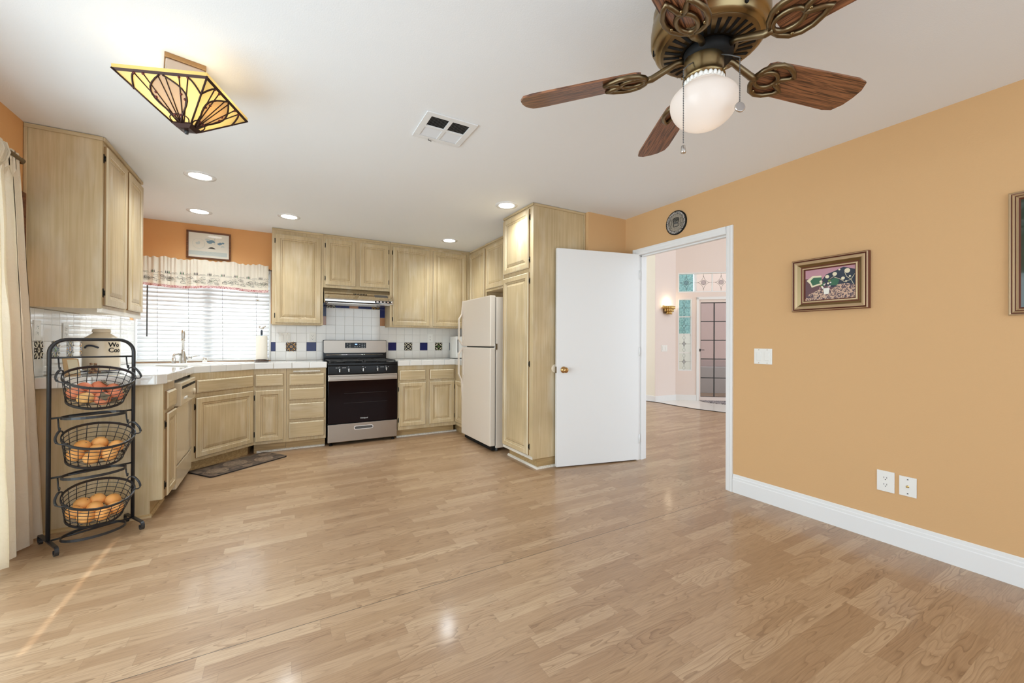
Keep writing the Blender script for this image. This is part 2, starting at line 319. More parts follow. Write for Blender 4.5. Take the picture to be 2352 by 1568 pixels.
# ------------------------------------------------------------------ mesh helpers
class MB:
    def __init__(s):
        s.v = []; s.f = []; s.mi = []; s.sm = []; s.mats = []

    def slot(s, key):
        if key not in s.mats: s.mats.append(key)
        return s.mats.index(key)

    def add(s, vs, fs, mat, smooth=False):
        o = len(s.v); k = s.slot(mat)
        s.v += [Vector(p) for p in vs]
        for f in fs:
            s.f.append([i + o for i in f]); s.mi.append(k); s.sm.append(smooth)
        return s

    def box(s, x0, y0, z0, x1, y1, z1, mat, bev=0.0):
        return s.obox(F((x0, y0, z0), (1, 0, 0), (0, 1, 0), (0, 0, 1)), x1 - x0, y1 - y0, z1 - z0, mat, bev)

    def obox(s, fr, a, b, c, mat, bev=0.0):
        if bev <= 0:
            vs = [fr.p(x, y, z) for z in (0, c) for y in (0, b) for x in (0, a)]
            fs = [(0, 2, 3, 1), (4, 5, 7, 6), (0, 1, 5, 4), (2, 6, 7, 3), (0, 4, 6, 2), (1, 3, 7, 5)]
            return s.add(vs, fs, mat)
        d = min(bev, abs(a) * .45, abs(b) * .45, abs(c) * .45)
        bm = bmesh.new()
        vs = [bm.verts.new((x, y, z)) for z in (0, c) for y in (0, b) for x in (0, a)]
        for q in [(0, 2, 3, 1), (4, 5, 7, 6), (0, 1, 5, 4), (2, 6, 7, 3), (0, 4, 6, 2), (1, 3, 7, 5)]:
            bm.faces.new([vs[i] for i in q])
        bmesh.ops.bevel(bm, geom=list(bm.edges), offset=d, segments=2, profile=0.6, affect='EDGES')
        bm.verts.index_update()
        s.add([fr.p(*v.co) for v in bm.verts], [[v.index for v in f.verts] for f in bm.faces], mat)
        bm.free(); return s

    def prism(s, pts, z0, z1, mat):
        n = len(pts); vs = [(p[0], p[1], z0) for p in pts] + [(p[0], p[1], z1) for p in pts]
        fs = [list(range(n))[::-1], [n + i for i in range(n)]] + [(i, (i + 1) % n, n + (i + 1) % n, n + i) for i in range(n)]
        return s.add(vs, fs, mat)

    def fprism(s, fr, pts, c0, c1, mat, smooth=False):
        n = len(pts); vs = [fr.p(p[0], p[1], c0) for p in pts] + [fr.p(p[0], p[1], c1) for p in pts]
        s.add(vs, [list(range(n))[::-1], [n + i for i in range(n)]], mat)
        return s.add(vs, [(i, (i + 1) % n, n + (i + 1) % n, n + i) for i in range(n)], mat, smooth)

    def tube(s, pts, r, mat, seg=8, closed=False, flat=None, caps=True):
        pts = [Vector(p) for p in pts]; n = len(pts)
        up = Vector((0.13, 0.21, 0.97)).normalized(); vs = []
        prev = None
        for i, p in enumerate(pts):
            a = pts[(i - 1) % n] if (closed or i > 0) else p; b = pts[(i + 1) % n] if (closed or i < n - 1) else p
            t = (b - a).normalized()
            if prev is None:
                x = t.cross(up)
                if x.length < 1e-3: x = t.cross(Vector((1, 0, 0)))
                x.normalize()
            else:
                x = (prev - t * prev.dot(t))
                if x.length < 1e-4: x = t.cross(up)
                x.normalize()
            prev = x; y = t.cross(x)
            rr = r[i] if isinstance(r, (list, tuple)) else r
            for k in range(seg):
                q = 2 * PI * k / seg
                vs.append(p + x * rr * math.cos(q) + y * rr * math.sin(q))
        fs = []
        for i in range(n if closed else n - 1):
            j = (i + 1) % n
            for k in range(seg):
                fs.append((i * seg + k, i * seg + (k + 1) % seg, j * seg + (k + 1) % seg, j * seg + k))
        s.add(vs, fs, mat, True)
        if caps and not closed:
            s.add(vs[:seg], [list(range(seg))[::-1]], mat); s.add(vs[-seg:], [list(range(seg))], mat)
        return s

    def strap(s, pts, nrm, wdt, th, mat, closed=False):
        # flat band: nrm(i) gives the wide direction, thickness is across
        pts = [Vector(p) for p in pts]; n = len(pts); vs = []
        for i, p in enumerate(pts):
            a = pts[(i - 1) % n] if (closed or i > 0) else p; b = pts[(i + 1) % n] if (closed or i < n - 1) else p
            t = (b - a).normalized(); wd = Vector(nrm).normalized(); o = t.cross(wd).normalized()
            for (e, g) in ((-1, -1), (1, -1), (1, 1), (-1, 1)):
                vs.append(p + wd * wdt * .5 * e + o * th * .5 * g)
        fs = []
        for i in range(n if closed else n - 1):
            j = (i + 1) % n
            for k in range(4): fs.append((i * 4 + k, i * 4 + (k + 1) % 4, j * 4 + (k + 1) % 4, j * 4 + k))
        if not closed: fs += [(3, 2, 1, 0), (n * 4 - 4, n * 4 - 3, n * 4 - 2, n * 4 - 1)]
        return s.add(vs, fs, mat)

    def lathe(s, prof, mat, seg=32, fr=None, smooth=True, cap0=True, cap1=True):
        fr = fr or F((0, 0, 0), (1, 0, 0), (0, 1, 0), (0, 0, 1)); vs = []
        for (r, z) in prof:
            for k in range(seg):
                q = 2 * PI * k / seg; vs.append(fr.p(r * math.cos(q), r * math.sin(q), z))
        fs = [(i * seg + k, i * seg + (k + 1) % seg, (i + 1) * seg + (k + 1) % seg, (i + 1) * seg + k) for i in range(len(prof) - 1) for k in range(seg)]
        s.add(vs, fs, mat, smooth)
        if cap0: s.add(vs[:seg], [list(range(seg))[::-1]], mat)
        if cap1: s.add(vs[-seg:], [list(range(seg))], mat)
        return s

    def ball(s, c, rx, ry, rz, mat, seg=20, rings=12, fr=None, dimple=0.0):
        vs = []; fs = []
        fr = fr or F((0, 0, 0), (1, 0, 0), (0, 1, 0), (0, 0, 1))
        for i in range(rings + 1):
            th = PI * i / rings
            rr = math.sin(th); zz = math.cos(th)
            if dimple and th < 0.7: zz -= dimple * (1 - th / 0.7) ** 2
            for k in range(seg):
                q = 2 * PI * k / seg
                vs.append(fr.p(c[0] + rx * rr * math.cos(q), c[1] + ry * rr * math.sin(q), c[2] + rz * zz))
        for i in range(rings):
            for k in range(seg):
                fs.append((i * seg + k, (i + 1) * seg + k, (i + 1) * seg + (k + 1) % seg, i * seg + (k + 1) % seg))
        return s.add(vs, fs, mat, True)

    def panel(s, fr, w_, h_, rings, mat, cap=True, special=None):
        vs = []; special = special or {}
        for (i, d) in rings: vs += [fr.p(i, i, d), fr.p(w_ - i, i, d), fr.p(w_ - i, h_ - i, d), fr.p(i, h_ - i, d)]
        n = len(rings) - 1; o = len(s.v); s.v += vs
        def put(f, m_): s.f.append([i + o for i in f]); s.mi.append(s.slot(m_)); s.sm.append(False)
        for i in range(n):
            for k in range(4): put((4 * i + k, 4 * i + (k + 1) % 4, 4 * i + 4 + (k + 1) % 4, 4 * i + 4 + k), special.get(i, mat))
        if cap: put((4 * n, 4 * n + 1, 4 * n + 2, 4 * n + 3), mat)
        return s

    def quad(s, fr, a0, b0, a1, b1, c, mat):
        return s.add([fr.p(a0, b0, c), fr.p(a1, b0, c), fr.p(a1, b1, c), fr.p(a0, b1, c)], [(0, 1, 2, 3)], mat)

    def build(s, name, parent=None, base=None, recalc=True):
        if parent is not None: org = Vector(WL[parent.name])
        elif base is not None: org = Vector(base)
        else:
            lo = [min(p[i] for p in s.v) for i in range(3)]; hi = [max(p[i] for p in s.v) for i in range(3)]
            org = Vector(((lo[0] + hi[0]) / 2, (lo[1] + hi[1]) / 2, lo[2]))
        me = bpy.data.meshes.new(name)
        me.from_pydata([p - org for p in s.v], [], s.f)
        for k in s.mats: me.materials.append(M[k])
        me.polygons.foreach_set('material_index', s.mi); me.polygons.foreach_set('use_smooth', s.sm)
        me.update()
        if recalc:
            bm = bmesh.new(); bm.from_mesh(me); bmesh.ops.remove_doubles(bm, verts=bm.verts, dist=1e-6)
            bmesh.ops.recalc_face_normals(bm, faces=bm.faces); bm.to_mesh(me); bm.free()
        o = bpy.data.objects.new(name, me); C.objects.link(o)
        if parent is not None: o.parent = parent
        else: o.location = org
        WL[o.name] = tuple(org)
        return o


class F:
    def __init__(s, o, u, v, n):
        s.o = Vector(o); s.u = Vector(u).normalized(); s.v = Vector(v).normalized(); s.n = Vector(n).normalized()

    def p(s, a, b, c=0.0): return s.o + s.u * a + s.v * b + s.n * c

    def at(s, a, b, c=0.0): return F(s.p(a, b, c), s.u, s.v, s.n)


WL = {}
UP = (0, 0, 1)


def tag(o, label, cat, group=None, kind=None):
    o['label'] = label; o['category'] = cat
    if group: o['group'] = group
    if kind: o['kind'] = kind
    return o


def thing(name, label, cat, loc, group=None):
    o = bpy.data.objects.new(name, None); C.objects.link(o); o.location = loc; o.empty_display_size = 0.05
    WL[o.name] = tuple(loc); return tag(o, label, cat, group)


def struct(name, mb, label, cat='room part', base=None):
    o = mb.build(name, base=base); return tag(o, label, cat, kind='structure')


def copy_tree(o, parent=None):
    c = o.copy(); C.objects.link(c); c.parent = parent; WL[c.name] = WL[o.name]
    for ch in list(o.children): copy_tree(ch, c)
    return c


def arc(cx, cy, r, a0, a1, n): return [(cx + r * math.cos(a0 + (a1 - a0) * i / n), cy + r * math.sin(a0 + (a1 - a0) * i / n)) for i in range(n + 1)]


def rrect(w_, h_, r, n=4):
    return arc(w_ - r, r, r, -PI / 2, 0, n) + arc(w_ - r, h_ - r, r, 0, PI / 2, n) + arc(r, h_ - r, r, PI / 2, PI, n) + arc(r, r, r, PI, 1.5 * PI, n)


def text_mesh(mb, body, fr, size, mat, extrude=0.0006, align='CENTER', bold=0.0, warp=None, shear=0.0):
    cu = bpy.data.curves.new('lettering', 'FONT'); cu.body = body; cu.size = size; cu.extrude = extrude
    cu.align_x = align; cu.offset = bold; cu.shear = shear; cu.resolution_u = 3
    o = bpy.data.objects.new('lettering', cu); C.objects.link(o)
    dg = bpy.context.evaluated_depsgraph_get(); dg.update()
    me = bpy.data.meshes.new_from_object(o.evaluated_get(dg))
    f = warp or (lambda x, y, z: fr.p(x, y, z))
    mb.add([f(v.co.x, v.co.y, v.co.z) for v in me.vertices], [list(p.vertices) for p in me.polygons], mat)
    bpy.data.objects.remove(o); bpy.data.curves.remove(cu); bpy.data.meshes.remove(me)


H = 2.435
XL, XR, YB, YR = -1.30, 3.095, 5.55, -1.7
XK = 2.66
# ================================================================== STRUCTURE
struct('floor', MB().box(-1.45, YR - .1, -0.06, 10.5, 7.4, 0.0, 'floor'), 'oak laminate floor of the kitchen and hall', 'floor')
struct('ceiling', MB().box(-1.45, YR - .1, H, 3.215, 5.75, H + .12, 'ceiling'), 'flat textured white ceiling', 'ceiling')
# left wall with patio door opening y 0.0 - 2.95
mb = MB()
mb.box(XL - .12, YR, 0, XL, -0.10, H, 'orangecast').box(XL - .12, 3.14, 0, XL, YB + .12, H, 'orangecast').box(XL - .12, -0.10, 2.06, XL, 3.14, H, 'orangecast')
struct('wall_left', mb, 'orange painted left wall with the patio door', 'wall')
# back wall with window
WX0, WX1, WZ0, WZ1 = -1.285, -0.100, 0.945, 2.01
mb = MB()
mb.box(XL - .12, YB, 0, XK + .1, YB + .12, WZ0, 'orangecast').box(XL - .12, YB, WZ1, XK + .1, YB + .12, H, 'orangecast')
mb.box(XL - .12, YB, WZ0, WX0, YB + .12, WZ1, 'orangecast').box(WX1, YB, WZ0, XK + .1, YB + .12, WZ1, 'orangecast')
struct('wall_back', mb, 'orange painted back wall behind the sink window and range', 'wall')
struct('wall_kitchen_right', MB().box(XK, 3.17, 0, XK + .1, YB, H, 'orange'), 'kitchen side wall behind the refrigerator', 'wall')
struct('wall_stub', MB().box(2.602, 3.06, 0, 3.215, 3.16, H, 'orange'), 'short orange wall beside the tall pantry', 'wall')
DY0, DY1, DZ = 1.966, 2.890, 2.035
mb = MB()
mb.box(XR, YR, 0, XR + .12, DY0 - .02, H, 'orange').box(XR, DY1 + .02, 0, XR + .12, 3.06, H, 'orange').box(XR, DY0 - .02, DZ + .02, XR + .12, DY1 + .02, H, 'orange')
struct('wall_right', mb, 'orange painted right wall with the hall doorway', 'wall')
mb = MB()
mb.box(XL - .12, YR - .1, 0, -0.8, YR, H, 'orange').box(2.6, YR - .1, 0, XR + .12, YR, H, 'orange').box(-0.8, YR - .1, 0, 2.6, YR, 0.35, 'orange').box(-0.8, YR - .1, 2.3, 2.6, YR, H, 'orange')
struct('wall_rear', mb, 'orange rear wall behind the viewpoint with a wide opening added for fill light', 'wall')
# baseboard right
prof = [(0, 0), (0.014, 0), (0.014, 0.098), (0.011, 0.103), (0.011, 0.117), (0.007, 0.122), (0.007, 0.136), (0.0, 0.141)]
mb = MB(); fr = F((XR, YR, 0), (-1, 0, 0), (0, 0, 1), (0, 1, 0)); mb.fprism(fr, prof, 0, DY0 - .06 - YR, 'white')
struct('baseboard_right', mb, 'white moulded baseboard along the right wall', 'baseboard')
mb = MB(); fr = F((2.602, 3.06, 0), (0, -1, 0), (0, 0, 1), (1, 0, 0)); mb.fprism(fr, prof, 0, XR - 2.602, 'white')
struct('baseboard_stub', mb, 'white baseboard behind the open door', 'baseboard')
# door casing and jamb
mb = MB()
cas = [(0, 0), (0.058, 0), (0.058, 0.015), (0.044, 0.017), (0.030, 0.012), (0.012, 0.012), (0.004, 0.009), (0.0, 0.006)]
mb.fprism(F((XR, DY0, 0), (0, -1, 0), (-1, 0, 0), UP), cas, 0, DZ + .058, 'white')
mb.fprism(F((XR, DY1, 0), (0, 1, 0), (-1, 0, 0), UP), cas, 0, DZ + .058, 'white')
mb.fprism(F((XR, DY0 + .0005, DZ), UP, (-1, 0, 0), (0, 1, 0)), cas, 0, DY1 - DY0 - .001, 'white')
mb.box(XR - .001, DY0 - .019, 0, XR + .121, DY0, DZ, 'white').box(XR - .001, DY1, 0, XR + .121, DY1 + .019, DZ, 'white').box(XR - .001, DY0 - .019, DZ, XR + .121, DY1 + .019, DZ + .019, 'white')
mb.box(XR + .04, DY0, 0, XR + .075, DY0 + .011, DZ, 'white').box(XR + .04, DY1 - .011, 0, XR + .075, DY1, DZ, 'white').box(XR + .04, DY0, DZ - .011, XR + .075, DY1, DZ, 'white')
struct('trim_1', mb, 'white casing and jamb around the hall doorway', 'door trim')
# open white door
hx, hy = 3.088, 2.868
du = Vector((2.229 - hx, 3.058 - hy, 0)).normalized(); dn = Vector((du.y, -du.x, 0))
if dn.y > 0: dn = -dn
fr = F((hx, hy, 0.012), du, UP, dn); DW_ = 0.880
d1 = thing('door_1', 'flat white slab door standing open against the pantry', 'door', (hx, hy, 0.012)); d1['kind'] = 'structure'
MB().obox(fr.at(0, 0, -.035), DW_, 2.028, .035, 'white', .002).build('slab', d1)
mb = MB(); kf = F(fr.p(.812, .898, 0), fr.u, fr.v, fr.n)
mb.lathe([(0.031, 0), (0.031, .004), (.026, .008), (.012, .010), (.011, .028), (.018, .034), (.026, .044), (.0265, .054), (.020, .062), (.008, .065)], 'brassknob', 24, kf)
mb.build('knob', d1)
MB().obox(F(fr.p(DW_, .868, -.030), (0, 0, 1), fr.n, fr.u), .06, .025, .002, 'brassdk').build('latch_plate', d1)
mb = MB()
for zz in (.16, 1.02, 1.78): mb.tube([fr.p(-.004, zz, .004), fr.p(-.004, zz + .09, .004)], .006, 'white', 8)
mb.build('hinge', d1)

# ---------- foyer
FY = 5.57
mb = MB().box(6.457, FY, 0, 7.053, FY + .012, 4.2, 'foyer')
struct('wall_foyer_side', mb, 'blush hall wall carrying the brass sconce', 'wall')
struct('wall_foyer_left', MB().box(6.457, FY + .012, 0, 6.56, 8.2, 4.2, 'cream'), 'cream wall at the far left of the hall', 'wall')
P0 = Vector((7.053, 5.574, 0)); d0 = Vector((.760, -.650, 0)).normalized(); n0 = Vector((-.650, -.760, 0)).normalized()
ff = F(P0, d0, UP, n0)
mb = MB()


def wp(a0, b0, a1, b1): mb.obox(ff.at(a0, b0, -.12), a1 - a0, b1 - b0, .12, 'foyer')


wp(0, 0, .05, 4.2); wp(.05, 0, .323, .60); wp(.05, 2.075, .323, 2.20); wp(.323, 0, .44, 2.20); wp(.05, 2.605, 1.56, 4.2); wp(.44, 2.06, 1.50, 2.20)
wp(1.40, 0, 2.6, 2.2); wp(1.56, 2.2, 2.6, 4.2)
struct('wall_foyer_entry', mb, 'angled blush entry wall with front door and leaded windows', 'wall')
mb = MB()
for (x0, y0, x1, y1) in ((6.457, FY - .014, 7.053, FY),): mb.box(x0, y0, 0, x1, y1, .115, 'white', .003)
mb.box(6.443, FY - .014, 0, 6.457, 8.2, .115, 'white', .003); mb.obox(ff.at(0, 0, 0), .40, .115, .014, 'white', .003)
struct('baseboard_foyer', mb, 'white baseboard along the hall walls', 'baseboard')
struct('ceiling_foyer', MB().prism([(3.215, -1.0), (9.3, -1.0), (9.3, 3.62), (7.05, 5.56), (6.45, 5.56), (6.45, 8.2), (3.215, 8.2)], 4.2, 4.3, 'ceiling'), 'high white hall ceiling', 'ceiling')
struct('wall_foyer_upper', MB().box(3.095, -1.0, H + .12, 3.215, 8.2, 4.2, 'cream'), 'upper hall wall above the kitchen ceiling', 'wall')
mb = MB(); pts = [(6.30, 6.1), (6.44, 5.5), (6.395, 5.05), (6.39, 4.60), (6.49, 4.15), (6.62, 3.85), (6.9, 3.4), (8.9, 3.4), (8.4, 4.42), (7.06, 5.56), (6.46, 5.56), (6.44, 6.1)]
mb.prism(pts, 0.0, .004, 'foytile')
for k in range(2, 9):
    a = Vector((6.42 + k * .34, 5.52 - k * .0, .0045)); 
    mb.tube([(6.9 + k * .26 - .0, 5.70 - k * .226, .0042), (6.9 + k * .26 - .5, 5.70 - k * .226 - .6, .0042)], .0025, 'grout', 4)
mb.tube([(p[0], p[1], .003) for p in pts[:7]], .008, 'rugedge', 6)
struct('floor_foyer', mb, 'white diagonal floor tile at the front door', 'floor')
# front door
fd = thing('door_2', 'front security door with a grid of grey panes', 'door', ff.p(.9, 0, 0)); fd['kind'] = 'structure'
mb = MB()
for a in ((.40, .455),): mb.obox(ff.at(a[0], 0, 0), .05, 2.10, .018, 'white', .004)
mb.obox(ff.at(.40, 2.05, 0), 1.05, .055, .018, 'white', .004); mb.obox(ff.at(1.40, 0, 0), .05, 2.10, .018, 'white', .004)
mb.build('casing', fd)
mb = MB(); mb.obox(ff.at(.452, .0, -.05), .03, 2.05, .045, 'foyer').obox(ff.at(1.37, 0, -.05), .03, 2.05, .045, 'foyer').obox(ff.at(.48, 1.995, -.05), .89, .055, .045, 'foyer').obox(ff.at(.48, 0, -.05), .89, .08, .045, 'foyer')
mb.build('door_frame', fd)
mb = MB()
for zz in (.08, .465, .848, 1.227, 1.608, 1.985): mb.obox(ff.at(.48, zz - .009, -.035), .89, .018, .014, 'blackmatte')
for aa in (.482, .745, 1.05, 1.362): mb.obox(ff.at(aa - .010, .08, -.035), .020, 1.91, .014, 'blackmatte')
mb.build('grille', fd)
MB().obox(ff.at(.48, .08, -.042), .89, 1.91, .004, 'glassgrey').build('pane', fd)
mb = MB(); mb.obox(ff.at(.462, 1.0, -.01), .022, .05, .018, 'blackmatte').tube([ff.p(.47, 1.03, .012), ff.p(.55, 1.03, .014)], .007, 'blackmatte'); mb.build('handle', fd)
# leaded windows
def leaded(name, a0, b0, a1, b1, label, horizontal):
    t = thing(name, label, 'window', ff.p((a0 + a1) / 2, b0, -.05)); t['kind'] = 'structure'
    wf = .022
    m_ = MB(); m_.obox(ff.at(a0, b0, -.09), a1 - a0, wf, .085, 'white').obox(ff.at(a0, b1 - wf, -.09), a1 - a0, wf, .085, 'white').obox(ff.at(a0, b0 + wf, -.09), wf, b1 - b0 - 2 * wf, .085, 'white').obox(ff.at(a1 - wf, b0 + wf, -.09), wf, b1 - b0 - 2 * wf, .085, 'white')
    n = 3 if horizontal else 4
    L = (a1 - a0) if horizontal else (b1 - b0)
    for k in range(1, n + (2 if horizontal else 0)):
        q = (k * .332 if horizontal else k * L / 4)
        if horizontal: m_.obox(ff.at(a0 + q - .008, b0 + wf, -.07), .016, b1 - b0 - 2 * wf, .03, 'white')
        else: m_.obox(ff.at(a0 + wf, b0 + q - .009, -.07), a1 - a0 - 2 * wf, .018, .03, 'white')
    m_.build('frame', t)
    MB().obox(ff.at(a0 + wf, b0 + wf, -.06), a1 - a0 - 2 * wf, b1 - b0 - 2 * wf, .004, 'glassclear').build('pane', t)
    m_ = MB(); g_ = MB()
    cells = []
    if horizontal:
        for k in range(4): cells.append((a0 + (k + .5) * .332, (b0 + b1) / 2))
    else:
        for k in range(4): cells.append(((a0 + a1) / 2 - .01, b0 + (k + .5) * L / 4))
    for (ca, cb) in cells:
        w2_, h2_ = (.115, .15) if horizontal else (.045, .075)
        def cv(sx, sy): return [ff.p(ca + sx * w2_ * (1 - q) ** 1.6, cb + sy * h2_ * q ** 1.6, -.052) for q in [i / 8 for i in range(9)]]
        for sx in (1, -1):
            for sy in (1, -1): m_.tube(cv(sx, sy), .0028, 'lead', 5)
        if horizontal:
            g_.lathe([(.045, 0), (.045, .003)], 'glassgrey', 20, F(ff.p(ca, cb, -.056), ff.u, ff.v, ff.n))
            m_.tube([ff.p(ca + .045 * math.cos(q), cb + .045 * math.sin(q), -.052) for q in [2 * PI * i / 20 for i in range(20)]], .003, 'lead', 5, True)
            for s_ in (1, -1):
                m_.tube([ff.p(ca, cb + s_ * .15, -.052), ff.p(ca, cb + s_ * .18, -.052)], .0022, 'lead', 5); m_.tube([ff.p(ca + s_ * .115, cb, -.052), ff.p(ca + s_ * .166, cb, -.052)], .0022, 'lead', 5)
        else:
            g_.fprism(ff, [(ca + .03, cb), (ca, cb + .05), (ca - .03, cb), (ca, cb - .05)], -.057, -.054, 'glassgrey' if cb < 1.3 else 'glassclear')
            m_.tube([ff.p(a0 + wf, cb, -.052), ff.p(ca - .045, cb, -.052)], .0022, 'lead', 5); m_.tube([ff.p(ca + .045, cb, -.052), ff.p(a1 - wf, cb, -.052)], .0022, 'lead', 5)
            for s_ in (1, -1):
                for sx in (1, -1): m_.tube([ff.p(ca + sx * .022 * math.sin(PI * q), cb + s_ * (.075 + .10 * q), -.052) for q in [i / 8 for i in range(9)]], .0022, 'lead', 5)
    m_.build('leading', t); g_.build('bevel_panel', t)


leaded('window_2', .05, 2.20, 1.56, 2.605, 'leaded transom window above the front door', True)
leaded('window_3', .05, .60, .323, 2.075, 'tall leaded sidelight beside the front door', False)
# outside the entry
tag(MB().obox(ff.at(.80, -.05, -1.75), 4.0, 4.05, .12, 'stucco').build('courtyard_wall'), 'pink stucco courtyard wall seen through the front door', 'wall')
tag(MB().obox(ff.at(.80, -.05, -1.60), 3.0, .66, .14, 'stuccow', .01).build('planter_ledge'), 'low white stucco ledge outside the front door', 'ledge')
tag(MB().obox(ff.at(-1.2, -.05, -2.4), 5.0, 1.46, .3, 'stuccow').build('garden_wall'), 'white garden wall low behind the sidelight', 'wall')
mb = MB(); mb.obox(ff.at(-3.0, 0, -4.6), 4.3, 3.9, .5, 'teal')
tag(mb.build('hedge'), 'blue green foliage seen through the leaded sidelight', 'hedge', kind='stuff')
tag(MB().box(6.6, 2.0, -.12, 13, 12, -.061, 'concrete').build('porch_slab'), 'pale porch paving outside the front door', 'paving')
tag(MB().box(-8, -3, -.14, -1.46, 6, -.07, 'concrete').build('patio_slab'), 'pale patio paving beyond the curtain', 'paving')
tag(MB().box(-4.2, -2.5, 2.25, -1.522, 5.5, 2.33, 'stuccow').build('sun_blocker'), 'unseen white slab added outside the sliding door to trim the sun', 'sun blocker')  # unseen slab placed to cut the sun down to a thin floor streak

# ---------- kitchen window
win = thing('window_1', 'white kitchen window behind the blinds over the sink', 'window', ((WX0 + WX1) / 2, YB + .06, WZ0)); win['kind'] = 'structure'
mb = MB(); y0, y1 = YB + .07, YB + .11
mb.box(WX0, y0, WZ0, WX1, y1, WZ0 + .045, 'white').box(WX0, y0, WZ1 - .045, WX1, y1, WZ1, 'white').box(WX0, y0, WZ0 + .045, WX0 + .045, y1, WZ1 - .045, 'white').box(WX1 - .045, y0, WZ0 + .045, WX1, y1, WZ1 - .045, 'white')
mb.build('frame', win)
MB().box(-.735, y0 - .005, WZ0 + .045, -.64, y1, WZ1 - .045, 'white').build('mullion', win)
MB().box(WX0 + .045, y0 + .015, WZ0 + .045, -.735, y0 + .02, WZ1 - .045, 'glass').build('pane', win)
MB().box(-.64, y0 + .015, WZ0 + .045, WX1 - .045, y0 + .02, WZ1 - .045, 'glass').build('pane', win)
mb = MB().box(WX1 - .002, YB - .012, WZ0, WX1 + .012, YB + .07, 2.0, 'white'); mb.box(XL + .001, YB - .010, WZ0, WX0 + .004, YB + .07, 2.0, 'white'); mb.build('side_trim', win)
struct('sill_1', MB().box(WX0, YB, .9375, WX1, YB + .07, .9465, 'tile', .002), 'white tiled window sill behind the sink', 'sill')
# patio door
pd = thing('door_3', 'white framed sliding patio door left of the curtain', 'door', (XL - .06, 1.41, 0)); pd['kind'] = 'structure'
mb = MB()
for (ya, yb) in ((-.10, -.04), (1.47, 1.56), (3.08, 3.14)): mb.box(XL - .10, ya, 0, XL - .03, yb, 2.06, 'white')
mb.box(XL - .10, -.04, 0, XL - .03, 3.08, .06, 'white').box(XL - .10, -.04, 2.0, XL - .03, 3.08, 2.06, 'white'); mb.build('frame', pd)
MB().box(XL - .07, -.04, .06, XL - .065, 1.47, 2.0, 'glass').build('pane', pd)
MB().box(XL - .06, 1.56, .06, XL - .055, 3.08, 2.0, 'glass').build('pane', pd)

# ================================================================== CABINETRY
DOOR = [(0, 0), (0, .012), (.007, .020), (.044, .020), (.047, .0150), (.0495, .0150), (.056, .0115), (.0625, .0115), (.0645, .0088), (.0675, .0088), (.070, .0112), (.092, .0172)]
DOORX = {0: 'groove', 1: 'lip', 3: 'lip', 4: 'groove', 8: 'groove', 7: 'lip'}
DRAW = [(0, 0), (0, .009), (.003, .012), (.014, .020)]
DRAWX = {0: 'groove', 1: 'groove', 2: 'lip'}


def vert_or(fr): return 'wd' if .3 < abs(fr.u.x) < .9 else ('wx' if abs(fr.u.x) > .6 else 'wy')


def hinge(fr, w_, h_, side, parent, n=2, zs=None):
    x = -.010 if side == 'L' else w_ + .002
    for z in (zs or ([.05, h_ - .105] if n == 2 else [.05, h_ / 2 - .03, h_ - .105])):
        m = MB(); m.obox(fr.at(x, z, 0), .009, .055, .004, 'hinge', .001)
        m.tube([fr.p(x + (.008 if side == 'L' else .001), z + .012, .006), fr.p(x + (.008 if side == 'L' else .001), z + .043, .006)], .0045, 'hinge', 8)
        m.build('hinge', parent)


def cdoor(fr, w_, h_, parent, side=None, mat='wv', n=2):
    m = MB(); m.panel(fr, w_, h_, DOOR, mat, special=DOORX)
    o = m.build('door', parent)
    if side: hinge(fr, w_, h_, side, o, n)
    return o


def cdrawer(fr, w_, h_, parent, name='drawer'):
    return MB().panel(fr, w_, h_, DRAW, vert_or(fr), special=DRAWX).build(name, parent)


def kick(m, x0, y0, x1, y1): m.box(x0, y0, 0, x1, y1, .10, 'kick')


CTZ, CTB = .937, .876
FYB = 4.93
# peninsula end cabinet
t = thing('base_cabinet', 'narrow end base cabinet beside the dishwasher with bare side panel facing the room', 'base cabinet', (-.98, 3.70, 0), None)
mb = MB(); mb.box(-1.293, 3.53, .10, -.675, 3.868, CTB, 'wv'); mb.build('carcass', t)
mb = MB(); mb.prism([(-1.293, 3.515), (-.737, 3.515), (-.737, 3.53), (-1.293, 3.53)], 0.0, .108, 'wv'); mb.box(-1.293, 3.515, .108, -.672, 3.53, CTB, 'wv'); mb.build('side_panel', t)
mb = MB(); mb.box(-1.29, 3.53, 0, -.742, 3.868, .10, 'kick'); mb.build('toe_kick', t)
mb = MB()
q = [(0, 0), (.016, 0), (.014, .012), (.006, .019), (0, .020)]
mb.fprism(F((-1.29, 3.515, 0), (0, -1, 0), UP, (1, 0, 0)), q, 0, .565, 'kick'); mb.fprism(F((-.742, 3.505, 0), (1, 0, 0), UP, (0, 1, 0)), q, 0, .36, 'kick'); mb.build('shoe_moulding', t)
fr = F((-.675, 3.53, 0), (0, 1, 0), UP, (1, 0, 0))
cdrawer(fr.at(.045, .695), .27, .125, t); cdoor(fr.at(.055, .105), .262, .565, t, 'L')
